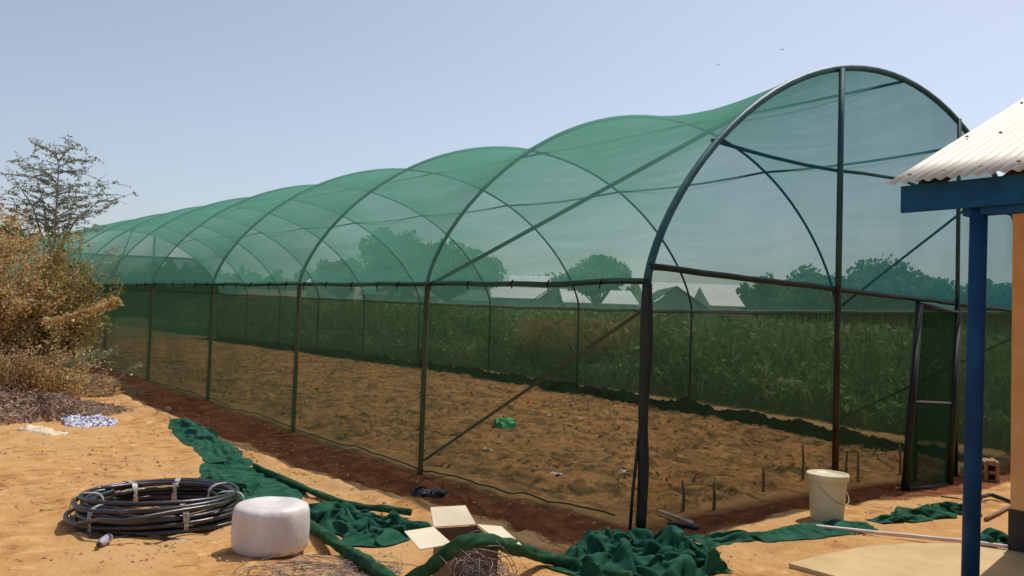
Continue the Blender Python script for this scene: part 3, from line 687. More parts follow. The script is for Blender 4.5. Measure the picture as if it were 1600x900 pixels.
for i, q in enumerate(br):
    off = [g.uniform(-.1, .1), g.uniform(-.6, .6), g.uniform(-1.1, 1.1)]
    P = [dep(*q[k], 18.5+off[k]*(k > 0)) for k in range(3)]; P = [P[0], P[0].lerp(P[1], .5)+Vector((0, 0, .04)), P[1], P[1].lerp(P[2], .5)+Vector((0, 0, -.05)), P[2]]
    m.tube(P, [.015, .012, .009, .006, .003], 5)
    for k in range(4):
        for _ in range(5):
            a = P[k].lerp(P[k+1], g.random()); d = Vector((g.gauss(0, 1), g.gauss(0, 1), g.gauss(.12, .32))).normalized()*g.uniform(.15, .5); e = a+d
            m.tube([a, a+d*.5+Vector((0, 0, .02)), e], [.006, .005, .003], 4); tips.append((a, e))
obj('trunk', m, noisemat('grey_bark', (.17, .175, .16), (.29, .29, .26), 8, .9, .2), TT, True)
C = np.array([tuple(a.lerp(b, g.random())) for a, b in (g.choice(tips) for _ in range(4600))])+nrg.normal(0, .03, (4600, 3))*np.array([1, 1, .35])
V, F = leaf_cloud(C, .040, 1, 1.8); obj('crown', MB().arrays(V, F), GREYL, TT)

# brush heap and rubbish at the foot of the bushes
def heap(name, c, rx, ry, h, nst, label, mat, cat, seed, leafm=None, nleaf=0, rot=0.0):
    t = thing(name, gp(c[0], c[1]), label, cat); g = random.Random(seed); m = MB()
    for _ in range(nst):
        a = g.uniform(0, 6.28); q = g.random()**.6; x = c[0]+math.cos(a)*q*rx; y = c[1]+math.sin(a)*q*ry; z = gz(x, y)+h*(1-q*q)*g.random()+.01
        L = g.uniform(.12, .5); d = Vector((g.gauss(0, 1), g.gauss(0, 1), g.gauss(0, .28))).normalized()*L
        m.tube([Vector((x, y, z))-d*.5, Vector((x, y, z))+Vector((0, 0, .03)), Vector((x, y, z))+d*.5], [.006, .008, .004], 4)
    obj('twigs', m, mat, t)
    if nleaf:
        a = nrg.uniform(0, 6.28, nleaf); q = nrg.random(nleaf)**.5; x = c[0]+np.cos(a)*q*rx; y = c[1]+np.sin(a)*q*ry
        z = GZ(x, y)+relief(x, y)+h*(1-q*q)*nrg.random(nleaf)+.01
        V, F = leaf_cloud(np.stack([x, y, z], 1), .06, 1, 1.3); obj('dead_leaves', MB().arrays(V, F), leafm, t)
    return t
MAUVE = islandmat('faded_brush', [(.05, (.13, .07, .06)), (.35, (.34, .20, .15)), (.65, (.56, .40, .31)), (1, (.78, .66, .56))], wide=2)
hp = at(40, 655); heap('brush_heap', (hp.x-.5, hp.y+.5), 1.9, .9, .36, 420, 'heap of faded pinkish dry brush under the bushes', TWIG, 'brush heap', 31, MAUVE, 3800)
hq = at(150, 612); heap('brush_heap', (hq.x-.1, hq.y), .9, .8, .28, 200, 'smaller heap of yellowish dry twigs at the bush edge near the net foot', TWIG, 'brush heap', 32, DRYL, 1500)
def crumple(name, path, widths, heights, mat, label, cat, seed=0, nu=120, nv=40, freq=7, group=None, ridge=1.0, parent=None, edge=.012, lean=.016):
    """cloth thrown down along a ground path: sharp folds, tucked edges, ragged outline"""
    P = [Vector((p[0], p[1], 0)) for p in path]; L = [0]
    for i in range(1, len(P)): L.append(L[-1]+(P[i]-P[i-1]).length)
    def pos(t):
        s = t*L[-1]; i = max(0, min(len(P)-2, int(np.searchsorted(L, s))-1)); f = (s-L[i])/max(1e-6, L[i+1]-L[i])
        return P[i].lerp(P[i+1], f), (P[i+1]-P[i]).normalized(), i+f
    G = []
    for i in range(nu+1):
        t = i/nu; 
        c0 = Vector((0, 0, 0)); d0 = Vector((0, 0, 0)); wsum = 0
        for k in range(-3, 4):
            c, d, ii = pos(min(1, max(0, t+k*.012))); c0 += c; d0 += d; wsum += 1
        c0 /= wsum; d0.normalize(); nrm = Vector((-d0.y, d0.x, 0)); ii = pos(t)[2]
        wd = float(np.interp(ii, range(len(widths)), widths)); ht = float(np.interp(ii, range(len(heights)), heights))
        row = []
        el = 1+.28*noise.noise(Vector((t*L[-1]*3.1, seed, 1)))+.12*noise.noise(Vector((t*L[-1]*9, seed, 1))); er = 1+.28*noise.noise(Vector((t*L[-1]*3.1, seed, 7)))+.12*noise.noise(Vector((t*L[-1]*9, seed, 7)))
        for j in range(nv+1):
            v = 2*j/nv-1; off = v*wd/2*(el if v > 0 else er)
            q = c0+nrm*off; env = max(0.0, 1-abs(v)**2.6)**.7*min(1, t*14, (1-t)*14)**.6
            sA = t*L[-1]; wpx = noise.noise(Vector((sA*1.6, off*1.6, seed)))*.55; wpy = noise.noise(Vector((sA*1.6+7, off*1.6, seed)))*.55
            ca, sa_ = math.cos(.5+seed), math.sin(.5+seed); X_ = sA+wpx; Y_ = off+wpy; U_ = X_*ca+Y_*sa_; V_ = -X_*sa_+Y_*ca
            u3 = Vector((U_*freq*.28, V_*freq*.95, seed*3.1)); u4 = Vector((V_*freq*.55, U_*freq*1.5, seed*1.7))
            r1 = abs(noise.noise(u3))*2.4; r2 = abs(noise.noise(u4))*2.2; r3 = abs(noise.noise(Vector((X_*freq*3.2, Y_*freq*2.2, seed))))*2.0
            hgt = ht*env*(.16+ridge*(.62*min(1.2, r1)+.34*min(1.2, r2)+.15*r3))
            hx_ = (noise.noise(u3*1.4+Vector((3, 3, 3)))*.07)*env*ridge; hy_ = (noise.noise(u3*1.4+Vector((7, 3, 1)))*.07)*env*ridge
            row.append((q.x+hx_, q.y+hy_, hgt, edge*(.4+.6*abs(noise.noise(u3*3))), abs(v) > .999 or t in (0, 1), env))
        G.append(row)
    A = np.array([[(c[0], c[1], c[2]) for c in row] for row in G]); H = A[:, :, 2]
    Hs = H.copy()
    for _ in range(2): Hs[1:-1, 1:-1] = (Hs[1:-1, 1:-1]*2+Hs[:-2, 1:-1]+Hs[2:, 1:-1]+Hs[1:-1, :-2]+Hs[1:-1, 2:])/6
    e1 = np.gradient(A[:, :, :2], axis=0); e2 = np.gradient(A[:, :, :2], axis=1); h1 = np.gradient(Hs, axis=0); h2 = np.gradient(Hs, axis=1)
    l1 = (e1**2).sum(2)+1e-9; l2 = (e2**2).sum(2)+1e-9
    gr_ = e1*(h1/l1)[..., None]+e2*(h2/l2)[..., None]; gr_ = np.clip(gr_, -2.2, 2.2)
    envA = np.array([[c[5] for c in row] for row in G])
    A[:, :, :2] -= gr_*(lean*envA)[..., None]
    G2 = []
    for i, row in enumerate(G):
        G2.append([(A[i, j, 0], A[i, j, 1], gz(A[i, j, 0], A[i, j, 1])+(-.004 if c[4] else c[3]+c[2])) for j, c in enumerate(row)])
    G = G2
    m = MB(); m.grid(G)
    o = obj(name, m, mat, parent, True, loc=None if parent else (P[0].x, P[0].y, gz(P[0].x, P[0].y)))
    if not parent: tag(o, label, cat, group)
    return o
def drape_sim(C, wid, seed, slack_l=1.5, slack_w=1.6, step=.03, h0=.12, iters=260, grav=.0012, bend=.35, floor=.004, fr=1.0):
    """C: path points (n,2) finely sampled & equally spaced on arclength is done inside. returns (nu+1,nv+1,3) with z above ground"""
    g = np.random.default_rng(seed)
    C = np.asarray(C, float); seg = np.r_[0, np.cumsum(np.hypot(*np.diff(C, axis=0).T))]; L = seg[-1]
    nu = int(L*slack_l/step); nv = max(8, int(max(wid)*slack_w/step))
    s = np.linspace(0, L, nu+1); cx = np.interp(s, seg, C[:, 0]); cy = np.interp(s, seg, C[:, 1])
    k = 9; ker = np.ones(k)/k
    cx = np.convolve(np.pad(cx, k//2, 'edge'), ker, 'valid'); cy = np.convolve(np.pad(cy, k//2, 'edge'), ker, 'valid')
    tx, ty = np.gradient(cx), np.gradient(cy); tl = np.hypot(tx, ty); nx, ny = -ty/tl, tx/tl
    w = np.interp(np.interp(s, seg, np.arange(len(C))), np.arange(len(wid)), wid)
    v = np.linspace(-.5, .5, nv+1)
    P = np.zeros((nu+1, nv+1, 3))
    P[:, :, 0] = cx[:, None]+nx[:, None]*w[:, None]*v; P[:, :, 1] = cy[:, None]+ny[:, None]*w[:, None]*v
    def sn(f, sd):
        gg = np.random.default_rng(sd); T = gg.random((64, 64)); a = np.arange(nu+1)[:, None]*step*f*fr+np.zeros(nv+1); b = np.arange(nv+1)[None, :]*step*f*fr+np.zeros((nu+1, 1))
        ai, bi = a.astype(int), b.astype(int); fa, fb = a-ai, b-bi; fa = fa*fa*(3-2*fa); fb = fb*fb*(3-2*fb)
        q = lambda i, j: T[(ai+i) % 64, (bi+j) % 64]
        return (q(0, 0)*(1-fa)+q(1, 0)*fa)*(1-fb)+(q(0, 1)*(1-fa)+q(1, 1)*fa)*fb-.5
    for d, sd in ((0, 1), (1, 2)): P[:, :, d] += sn(3.5, seed*7+sd)*.16+sn(9, seed*7+sd+20)*.05
    P[:, :, 2] = floor+h0*(np.abs(sn(4, seed*7+3))*2.2+np.abs(sn(9, seed*7+4))*1.2)
    rest_u = step; rest_v = (w*slack_w/nv); rest_v = np.maximum(rest_v, .3*step)
    def con(A, B, r, k_):
        d = B-A; l = np.sqrt((d**2).sum(-1, keepdims=True))+1e-9; return d*(1-r/l)*.5*k_
    for it in range(iters):
        D = np.zeros_like(P); W_ = np.zeros(P.shape[:2]+(1,))
        def ap(sa, sb, r, k_):
            c = con(P[sa], P[sb], r, k_); D[sa] += c; D[sb] -= c; W_[sa] += 1; W_[sb] += 1
        rv = rest_v[:, None, None]
        ap(np.s_[:-1, :], np.s_[1:, :], rest_u, 1); ap(np.s_[:, :-1], np.s_[:, 1:], rv, 1)
        rd = np.sqrt(rest_u**2+rest_v[:-1]**2)[:, None, None]
        ap(np.s_[:-1, :-1], np.s_[1:, 1:], rd, .5); ap(np.s_[1:, :-1], np.s_[:-1, 1:], rd, .5)
        for sa, sb, r in ((np.s_[:-2, :], np.s_[2:, :], 2*rest_u), (np.s_[:, :-2], np.s_[:, 2:], 2*rv)):
            ap(sa, sb, r, bend)
        D *= 1.6/np.maximum(W_, 1)*1.0
        D[:, :, :2] *= np.where(P[:, :, 2:] < floor+.004, .25, 1.0)
        P += D; P[:, :, 2] -= grav
        P[:, :, 2] = np.maximum(P[:, :, 2], floor)
    return P

def net_cloth(name, path, widths, mat, label, seed, group='green shade net left on the ground', **kw):
    """a sheet of net with slack, let to buckle and settle on the ground"""
    kw = dict(dict(grav=.0001, iters=110, h0=.08, slack_l=1.3, slack_w=1.5, step=.028), **kw)
    P = drape_sim([(q[0], q[1]) for q in path], widths, seed=seed, **kw); nu, nv = P.shape[:2]
    ei = np.minimum(np.arange(nu), np.arange(nu)[::-1])[:, None]; ej = np.minimum(np.arange(nv), np.arange(nv)[::-1])[None, :]
    ed = np.minimum(ei, ej); P[:, :, 2] = .003+(P[:, :, 2]-.003)*(.12+.88*nsm(0, 5.5, ed))
    P[:, :, 2] += GZ(P[:, :, 0], P[:, :, 1])+relief(P[:, :, 0], P[:, :, 1])
    m = MB(); m.grid([[tuple(P[i, j]) for j in range(nv)] for i in range(nu)])
    o = obj(name, m, mat, None, True, loc=(path[0][0], path[0][1], gz(path[0][0], path[0][1])))
    ss = o.modifiers.new('smooth', 'SUBSURF'); ss.levels = 1; ss.render_levels = 1
    return tag(o, label, 'net', group)

def clothmat(name, c1, c2, c3=None, sc=9):
    return noisemat(name, c1, c2, sc, .9, .6, 220, spec=.08, c3=c3, bdist=.006)
GNET = clothmat('green_netting', (.012, .062, .038), (.028, .115, .068), (.055, .16, .085))
GNET2 = clothmat('green_netting_worn', (.014, .07, .035), (.04, .13, .06), (.12, .18, .06))
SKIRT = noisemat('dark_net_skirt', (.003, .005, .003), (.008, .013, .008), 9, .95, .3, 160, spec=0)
yy = [0.25+i*.8 for i in range(42)]
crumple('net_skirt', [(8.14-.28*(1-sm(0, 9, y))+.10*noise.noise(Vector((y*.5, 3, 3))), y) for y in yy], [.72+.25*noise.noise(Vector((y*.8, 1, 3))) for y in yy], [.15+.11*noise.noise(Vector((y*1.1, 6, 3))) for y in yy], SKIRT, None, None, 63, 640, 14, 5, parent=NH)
CLOTHW = noisemat('patterned_cloth', (.10, .10, .22), (.66, .62, .68), 34, .8, .3, 80, c3=(.8, .78, .78), pos=(.44, .54))
c1 = at(98, 662); c2 = at(182, 664)
crumple('rag', [(c1.x, c1.y), ((c1.x+c2.x)/2, (c1.y+c2.y)/2+.05), (c2.x, c2.y)], [.5, .7, .45], [.07, .10, .06], CLOTHW, 'white and blue patterned rag lying beside the brush heap', 'rag', 41, 60, 20, 12)
c1 = at(40, 668); c2 = at(96, 680)
crumple('rag', [(c1.x, c1.y), (c2.x, c2.y)], [.3, .25], [.04, .03], noisemat('cream_rag', (.55, .42, .26), (.7, .6, .42), 9, .9, .3), 'dusty cream rag lying in front of the brush heap', 'rag', 42, 40, 14, 12)

# ------------------------------------------------------------------ green net thrown on the ground
def gpath(*px): return [at(*q) for q in px]
net_cloth('green_net_sheet', gpath((278, 654), (300, 668), (322, 690), (348, 712), (368, 732)), [.22, .50, .40, .42, .35], GNET, 'narrow crumpled green net sheet starting beside the dug strip, farthest from the viewer', 51, slack_l=1.1, slack_w=1.35, step=.04, h0=.07, fr=.8)
net_cloth('green_net_sheet', gpath((350, 722), (372, 748), (405, 778), (420, 792)), [.35, .72, .80, .6], GNET, 'flat green net sheet behind the pipe coil and the white roll', 58, slack_l=1.08, slack_w=1.12, step=.035, h0=.03, fr=.8)
net_cloth('green_net_bunch', gpath((318, 748), (350, 760), (395, 772)), [.16, .28, .25], GNET, 'small dark green net bunch just above the black pipe coil', 52, slack_l=1.4, slack_w=1.8, step=.022, fr=1.4)
net_cloth('green_net_bunch', gpath((478, 800), (510, 808), (550, 824), (595, 836), (636, 846)), [.30, .42, .50, .66, .55], GNET, 'deeply folded green net heap between white roll and cardboard box', 53, slack_l=1.4, slack_w=1.6, step=.026, h0=.12, fr=1.25, bend=.25)
net_cloth('green_net_sheet', gpath((1080, 846), (1130, 842), (1200, 838), (1265, 833), (1320, 827), (1370, 822)), [.30, .24, .20, .24, .30, .30], GNET, 'narrow green net strip running from the big pile past the bucket', 54, slack_l=1.12, slack_w=1.45, step=.024, h0=.045, fr=.8)
net_cloth('green_net_bunch', gpath((1375, 818), (1420, 808), (1462, 800), (1500, 802), (1530, 804)), [.18, .30, .38, .38, .25], GNET, 'crumpled green net bunch behind the blue post, right of the narrow strip', 59, slack_l=1.25, slack_w=1.5, step=.024, h0=.09, fr=1.3)
net_cloth('green_net_pile', gpath((885, 893), (920, 886), (965, 882), (1010, 882), (1060, 882), (1112, 878)), [.30, .62, .86, .95, .85, .45], GNET, 'big crumpled green net pile at the foot of the corner post', 55, slack_l=1.65, slack_w=1.65, step=.022, h0=.17, fr=1.5, bend=.22, iters=95)
net_cloth('green_net_sheet', gpath((880, 885), (940, 905), (1000, 912)), [.25, .38, .3], GNET2, 'flat worn green net tail in front of the big pile', 56, slack_l=1.2, slack_w=1.4, step=.026, h0=.07)
net_cloth('green_net_bunch', gpath((1520, 858), (1545, 852), (1580, 850)), [.12, .28, .3], GNET, 'small dark green net bunch against the black plinth', 57, slack_l=1.5, slack_w=1.7, step=.022, h0=.10, fr=1.4)
# rolled net edges (tubes)
def netroll(pts, r, label, mat, seed, group='green shade net rolled into ropes', taper=True):
    P = [Vector(p) for p in pts]; Q = []
    for i in range(len(P)-1):                       # Catmull-Rom through the points
        a, b, c, d = P[max(0, i-1)], P[i], P[i+1], P[min(len(P)-1, i+2)]
        for k in range(14):
            t = k/14; Q.append(.5*((2*b)+(c-a)*t+(2*a-5*b+4*c-d)*t*t+(3*b-a-3*c+d)*t**3))
    Q.append(P[-1]); m = MB(); n = len(Q); K = 20
    m.tube(Q, [r*(1+.22*noise.noise(Vector((i*.23, seed, 0)))) for i in range(n)], K)
    for i in range(n):
        for k in range(K):
            v = Vector(m.v[i*K+k]); c = Q[i]; d = (v-c); a = 2*math.pi*k/K
            f = 1+.24*noise.noise(Vector((math.cos(a+i*.10)*1.6, math.sin(a+i*.10)*1.6, i*.10+seed)))-.22*(1-abs(math.sin(1.5*(a+i*.06+noise.noise(Vector((i*.12, seed, 4)))))))**3
            m.v[i*K+k] = tuple(c+d*f)
    o = obj('rolled_net', m, mat, None, True, loc=tuple(P[0])); return tag(o, label, 'net', group)
def gpt(px, py, dz): p = at(px, py); return (p.x, p.y, p.z+dz)
ROLLM = clothmat('rolled_netting', (.013, .055, .028), (.035, .10, .048), (.10, .14, .05), 14)
netroll([gpt(398, 733, .03), gpt(440, 752, .03), gpt(500, 780, .04), gpt(555, 800, .05), gpt(600, 806, .06), gpt(641, 810, .05)], .030, 'olive green rolled net rope running from the sheet to the folded heap', ROLLM, 3)
netroll([gpt(470, 822, .04), gpt(500, 842, .05), gpt(535, 868, .05), (gpt(575, 893, .05)), gpt(620, 925, .05)], .042, 'rolled net rope emerging right of the white roll toward the viewer', ROLLM, 5)
BX = Vector((-2.13, -.50, 0))    # middle of the cardboard box
netroll([gpt(600, 945, .05), at(665, 893, .2), at(700, 861, .36), at(735, 846, .42), at(775, 848, .36), at(812, 858, .22), gpt(850, 885, .06), gpt(890, 893, .055), gpt(940, 905, .05), gpt(985, 915, .05)], .042, 'green rolled net rope draped over the cardboard box', ROLLM, 8)

# ------------------------------------------------------------------ black pipe coil
BLACK = noisemat('black_polythene', (.010, .010, .011), (.028, .027, .027), 12, .33, .15, spec=.55)
DUSTY = noisemat('dusty_black_pipe', (.010, .009, .010), (.035, .03, .028), 7, .34, .15, spec=.7, c3=(.13, .10, .08))
cc = at(249, 812); ce = at(116, 824); rad = (cc-ce).length*1.0
CO = thing('pipe_coil', (cc.x, cc.y, gz(cc.x, cc.y)), 'big coil of black plastic pipe tied with pale straps, lying on the sand', 'pipe coil')
m = MB(); P = []; g = random.Random(3); turns = 20; npt = 60
gr = gz(cc.x, cc.y)
lay = [(.50, .02), (.70, .02), (.53, .05), (.69, .055), (.66, .09), (.51, .09), (.62, .02), (.57, .024), (.66, .03), (.60, .065), (.55, .07), (.64, .075), (.58, .11), (.63, .12), (.54, .12), (.60, .155), (.57, .165), (.62, .17), (.59, .19)]
K_ = rad/.68
for i in range(turns*npt+1):
    t = i/npt; k = int(t) % len(lay); k2 = min(len(lay)-1, k+1); f = sm(.55, 1, t-int(t)); a = 2*math.pi*t+2.2
    rr_ = lerp(lay[k][0], lay[k2][0], f)*K_; zz = lerp(lay[k][1], lay[k2][1], f)
    ph = 1+.05*math.cos(2*a+.4*k)+.05*math.sin(a*1+k*1.7); tilt = .03*math.sin(a+.9*k)
    P.append((cc.x+math.cos(a)*rr_*ph+.03*math.sin(k*2.1), cc.y+math.sin(a)*rr_*ph*1.02+.03*math.cos(k*1.3), gr+zz+.018+max(0, tilt)))
m.tube(P, .0185, 8); obj('coiled_pipe', m, DUSTY, CO, True)
ea = Vector(P[-1]); 
# a loose turn crossing over the near half, and the free end lying on the sand
q1, q2, q3, q4 = at(122, 818, gr+.10), at(190, 815, gr+.20), at(270, 800, gr+.22), at(345, 788, gr+.22)
m = MB(); m.tube([q1, q1.lerp(q2, .5)+Vector((0, 0, .02)), q2, q2.lerp(q3, .5), q3, q3.lerp(q4, .5), q4, at(372, 776, gr+.16)], .0165, 8); obj('loose_turn', m, DUSTY, CO, True)
m = MB(); m.tube([at(128, 832, gr+.03), at(150, 841, gr+.025), at(178, 842, gr+.03), at(210, 836, gr+.04)], .0155, 8); m.tube([at(232, 838, gr+.05), at(265, 843, gr+.03), at(304, 847, gr+.017)], .0165, 8); obj('pipe_end', m, BLACK, CO, True)
STR = noisemat('pale_strap', (.16, .14, .12), (.55, .50, .45), 40, .4, .5, 60)
for a in (.15, 1.0, 1.75, 2.7, 3.6, 4.7, 5.75):
    m = MB(); c = Vector((cc.x+math.cos(a)*.595*K_, cc.y+math.sin(a)*.595*K_, gr+.11)); u = Vector((math.cos(a), math.sin(a), 0)); tdir = Vector((-math.sin(a), math.cos(a), 0)); G = []
    for i in range(25):
        b = 2*math.pi*i/24; rr_ = (.122*abs(math.cos(b))**.6*(1 if math.cos(b) > 0 else -1), .118*abs(math.sin(b))**.7*(1 if math.sin(b) > 0 else -1))
        ctr = c+u*rr_[0]+Vector((0, 0, rr_[1]))
        if ctr.z < gr+.004: ctr.z = gr+.004
        G.append([ctr-tdir*.020*(1+.3*math.sin(i)), ctr+tdir*.020*(1+.3*math.cos(i*2))])
    m.grid(G); obj('strap', m, STR, CO, True)

# ------------------------------------------------------------------ white roll
rp = at(422, 856); r_ = .262; gr2 = gz(rp.x, rp.y)
WRL = 'big white wrapped roll with dimpled top standing next to the pipe coil'
prof = [(r_*.90, -.005), (r_*.97, .012), (r_*1.0, .05), (r_*1.01, .15), (r_*1.0, .22), (r_*.985, .262), (r_*.95, .290), (r_*.88, .306), (r_*.77, .313), (r_*.6, .311), (r_*.42, .303), (r_*.28, .292), (r_*.16, .286), (r_*.03, .285)]
m = MB(); n_ = 72; m.lathe(prof, (rp.x, rp.y, gr2), n_)
for i, v in enumerate(m.v):
    a = math.atan2(v[1]-rp.y, v[0]-rp.x); rr_ = math.hypot(v[1]-rp.y, v[0]-rp.x)
    f = 1+.012*noise.noise(Vector((math.cos(a)*3, math.sin(a)*3, v[2]*4)))+.008*noise.noise(Vector((math.cos(a)*9, math.sin(a)*9, v[2]*20)))
    m.v[i] = (rp.x+(v[0]-rp.x)*f, rp.y+(v[1]-rp.y)*f, v[2]+.006*noise.noise(Vector((v[0]*9, v[1]*9, 0))))
obj('wrapping', m, noisemat('white_film', (.58, .50, .46), (.74, .70, .67), 5, .45, .55, 14, spec=.4, bdist=.015, stretch=(1, 1, .4)), None, True, loc=(rp.x, rp.y, gr2)); tag(bpy.data.objects['wrapping'], WRL, 'roll'); bpy.data.objects['wrapping'].name = 'twine_roll'
# ------------------------------------------------------------------ cardboard box with wire
CARD = noisemat('cardboard_brown', (.22, .105, .055), (.30, .15, .08), 5, .85, .15)  # brown tone for the panels
CARDP = noisemat('cardboard_pale', (.62, .52, .36), (.72, .63, .46), 5, .85, .12)  # paler tone for the flaps
f0 = at(782, 852, .33); f1 = at(700, 852, .33)
f1 = at(708, 852, .33); ux = Vector((.95, -.32, 0)).normalized(); wv = .275; vx = Vector((-ux.y, ux.x, 0))
if vx.dot(Vector((CF[0], CF[1], 0))) < 0: vx = -vx
BXT = thing('cardboard_box', (f1.x, f1.y, 0), 'opened brown cardboard box with pale flaps spread out', 'box')
bd = .40; gb = gz(f1.x, f1.y); hb = .33
def bp(u, v, z): q = Vector((f1.x, f1.y, 0))+ux*u+vx*v; return Vector((q.x, q.y, z))
def panel(name, a, b, c, d, mat, th=.006):
    a, b, c, d = map(Vector, (a, b, c, d)); n = (b-a).cross(d-a).normalized()*th
    m = MB(); m.add([a, b, c, d, a+n, b+n, c+n, d+n], [(3, 2, 1, 0), (4, 5, 6, 7), (0, 1, 5, 4), (1, 2, 6, 5), (2, 3, 7, 6), (3, 0, 4, 7)]); return obj(name, m, mat, BXT)
panel('side_panel', bp(0, 0, gb), bp(wv, 0, gb), bp(wv, 0, hb), bp(0, 0, hb), CARD)
panel('side_panel', bp(0, bd, gb), bp(wv, bd, gb), bp(wv, bd, hb), bp(0, bd, hb), CARD)
panel('side_panel', bp(0, .008, gb), bp(0, bd, gb), bp(0, bd, hb-.002), bp(0, .008, hb-.002), CARD)
panel('side_panel', bp(wv-.002, .008, gb), bp(wv-.002, bd, gb), bp(wv-.002, bd, hb-.002), bp(wv-.002, .008, hb-.002), CARD)
panel('bottom_panel', bp(.01, .01, gb+.01), bp(wv-.01, .01, gb+.01), bp(wv-.01, bd-.01, gb+.01), bp(.01, bd-.01, gb+.01), CARD)
panel('flap', bp(.0, bd+.004, hb+.003), bp(wv, bd+.004, hb+.003), bp(wv*.93, bd+.17, hb+.085), bp(.02, bd+.17, hb+.085), CARDP)
panel('flap', bp(-.004, .0, hb+.003), bp(-.004, bd, hb+.003), bp(-.20, bd-.05, hb+.0), bp(-.20, -.02, hb-.01), CARDP)
panel('flap', bp(wv+.004, bd, hb+.003), bp(wv+.004, .01, hb+.003), bp(wv+.17, .05, hb-.045), bp(wv+.17, bd, hb-.02), CARDP)
# wire tangle in front of and over the box
WIRE = noisemat('binding_wire', (.16, .12, .11), (.30, .24, .22), 20, .45, 0, metal=.4)
def tangle(c, rx, ry, rz, n, r, label, seed, name='wire_tangle', group='tangles of thin binding wire'):
    g = random.Random(seed); m = MB()
    for i in range(n):
        o = Vector(c)+Vector((g.gauss(0, rx*.3), g.gauss(0, ry*.3), g.gauss(0, rz*.25))); rr_ = g.uniform(.3, 1.0); ax = Vector((g.gauss(0, .7), g.gauss(0, .7), g.gauss(1, .5))).normalized()
        u = ax.orthogonal().normalized(); v = ax.cross(u); P = []; a0 = g.uniform(0, 6); sp = g.uniform(.6, 1.3)*2*math.pi
        for k in range(26):
            a = a0+sp*k/25; q = o+(u*math.cos(a)*rx+v*math.sin(a)*rx)*rr_*(1+.1*math.sin(3*a)); q.z = c[2]+(q.z-c[2])*rz/rx*1.4; gz_ = gz(q.x, q.y)+r
            q.z = max(q.z, gz_); P.append(q)
        m.tube(P, r, 4, caps=False)
    return tag(obj(name, m, WIRE, None, True, loc=(c[0], c[1], gz(c[0], c[1]))), label, 'wire', group)
q = bp(wv*.42, -.16, gb+.10); tangle((q.x, q.y, q.z), .20, .13, .19, 120, .0022, 'dense ball of thin wire in front of the cardboard box', 71)
q = at(470, 893); tangle((q.x, q.y, q.z+.01), .34, .25, .012, 26, .002, 'flat spread of thin wire on the sand below the white roll', 72)
q = at(585, 893); tangle((q.x, q.y, q.z+.01), .26, .18, .02, 20, .002, 'loose thin wire on the sand around the rolled net rope', 73)

# ------------------------------------------------------------------ bucket
bk = at(1292, 812); gb2 = gz(bk.x, bk.y)
BK = thing('plastic_bucket', (bk.x, bk.y, gb2), 'cream plastic bucket with a lid standing before the gable post', 'bucket')
CREAM = noisemat('cream_plastic', (.66, .56, .36), (.76, .67, .46), 4, .45, .1, c3=(.6, .5, .33))
sc_ = .165
m = MB(); m.lathe([(sc_*.80, 0), (sc_*.83, .012), (sc_*.94, .30), (sc_*.95, .33), (sc_*1.0, .335), (sc_*1.0, .35), (sc_*.97, .352), (sc_*.97, .37)], (bk.x, bk.y, gb2), 44); body = obj('bucket_body', m, CREAM, BK, True)
m = MB(); m.lathe([(sc_*1.02, .345), (sc_*1.075, .348), (sc_*1.075, .392), (sc_*1.04, .402), (sc_*.98, .402), (sc_*.96, .390), (sc_*.3, .388)], (bk.x, bk.y, gb2), 44, cap0=True); obj('lid', m, CREAM, BK, True)
m = MB(); P = []
for i in range(21):
    a = math.pi*i/20; P.append((bk.x+math.cos(a)*(sc_*1.08), bk.y-.02-math.sin(a)*.05-.10*math.sin(a), gb2+.31-.15*math.sin(a)))
m.tube(P, .003, 6); obj('bail_handle', m, PIPE_GALV, BK, True)

# ------------------------------------------------------------------ poles, sticks, stakes, rubble
def pole(pts, r, mat, label, name='pole', cat='pole', group=None):
    P = []
    for i in range(len(pts)-1):
        for k in range(5): P.append(Vector(pts[i]).lerp(Vector(pts[i+1]), k/5))
    P.append(Vector(pts[-1])); P = [p+Vector((0, 0, .006*noise.noise(p*3))) for p in P]
    m = MB(); m.tube(P, r, 8); return tag(obj(name, m, mat, None, True, loc=tuple(P[0])), label, cat, group)
PALE = noisemat('pale_conduit', (.60, .46, .40), (.74, .62, .54), 8, .5, .1)
STICK = noisemat('weathered_stick', (.16, .10, .055), (.30, .19, .11), 12, .85, .3)
pole([gpt(1256, 824, .02), gpt(1370, 838, .03), gpt(1500, 855, .05), gpt(1575, 866, .055)], .016, PALE, 'long pale pole lying from the bucket toward the plinth', 'long_pole')
pole([gpt(1030, 806, .04), gpt(1082, 824, .04)], .016, PALE, 'short pale pipe offcut just inside the corner post', 'pipe_offcut', 'pipe')
pole([gpt(1045, 822, .02), gpt(1090, 828, .02)], .02, BLACK, 'short black pipe offcut at the foot of the front net', 'pipe_offcut', 'pipe')
pole([gpt(1540, 815, .02), gpt(1582, 794, .03)], .018, STICK, 'short brown stick right of the blue post', 'stick', 'stick')
pole([gpt(1520, 783, .02), gpt(1548, 780, .05), gpt(1586, 790, .02)], .022, BLACK, 'curved black hose end right of the blue post', 'hose', 'hose')
pole([gpt(1470, 779, .02), gpt(1500, 783, .02), gpt(1535, 784, .02)], .008, BLACK, 'thin black cable lying left of the black hose end', 'cable', 'cable')
stk = [((1067, 799), .27, 'stake nearest the corner post'), ((1115, 797), .25, 'second stake from the corner post'), ((1192, 768), .24, 'lone stake midway between corner post and bucket'), ((1254, 752), .40, 'tall stake just left of the bucket lid'),
       ((1321, 750), .34, 'stake just right of the bucket lid'), ((1340, 747), .30, 'thick stake second to the right of the bucket'), ((1406, 742), .40, 'stake beside the left edge of the door'), ((835, 640), .0, '')]
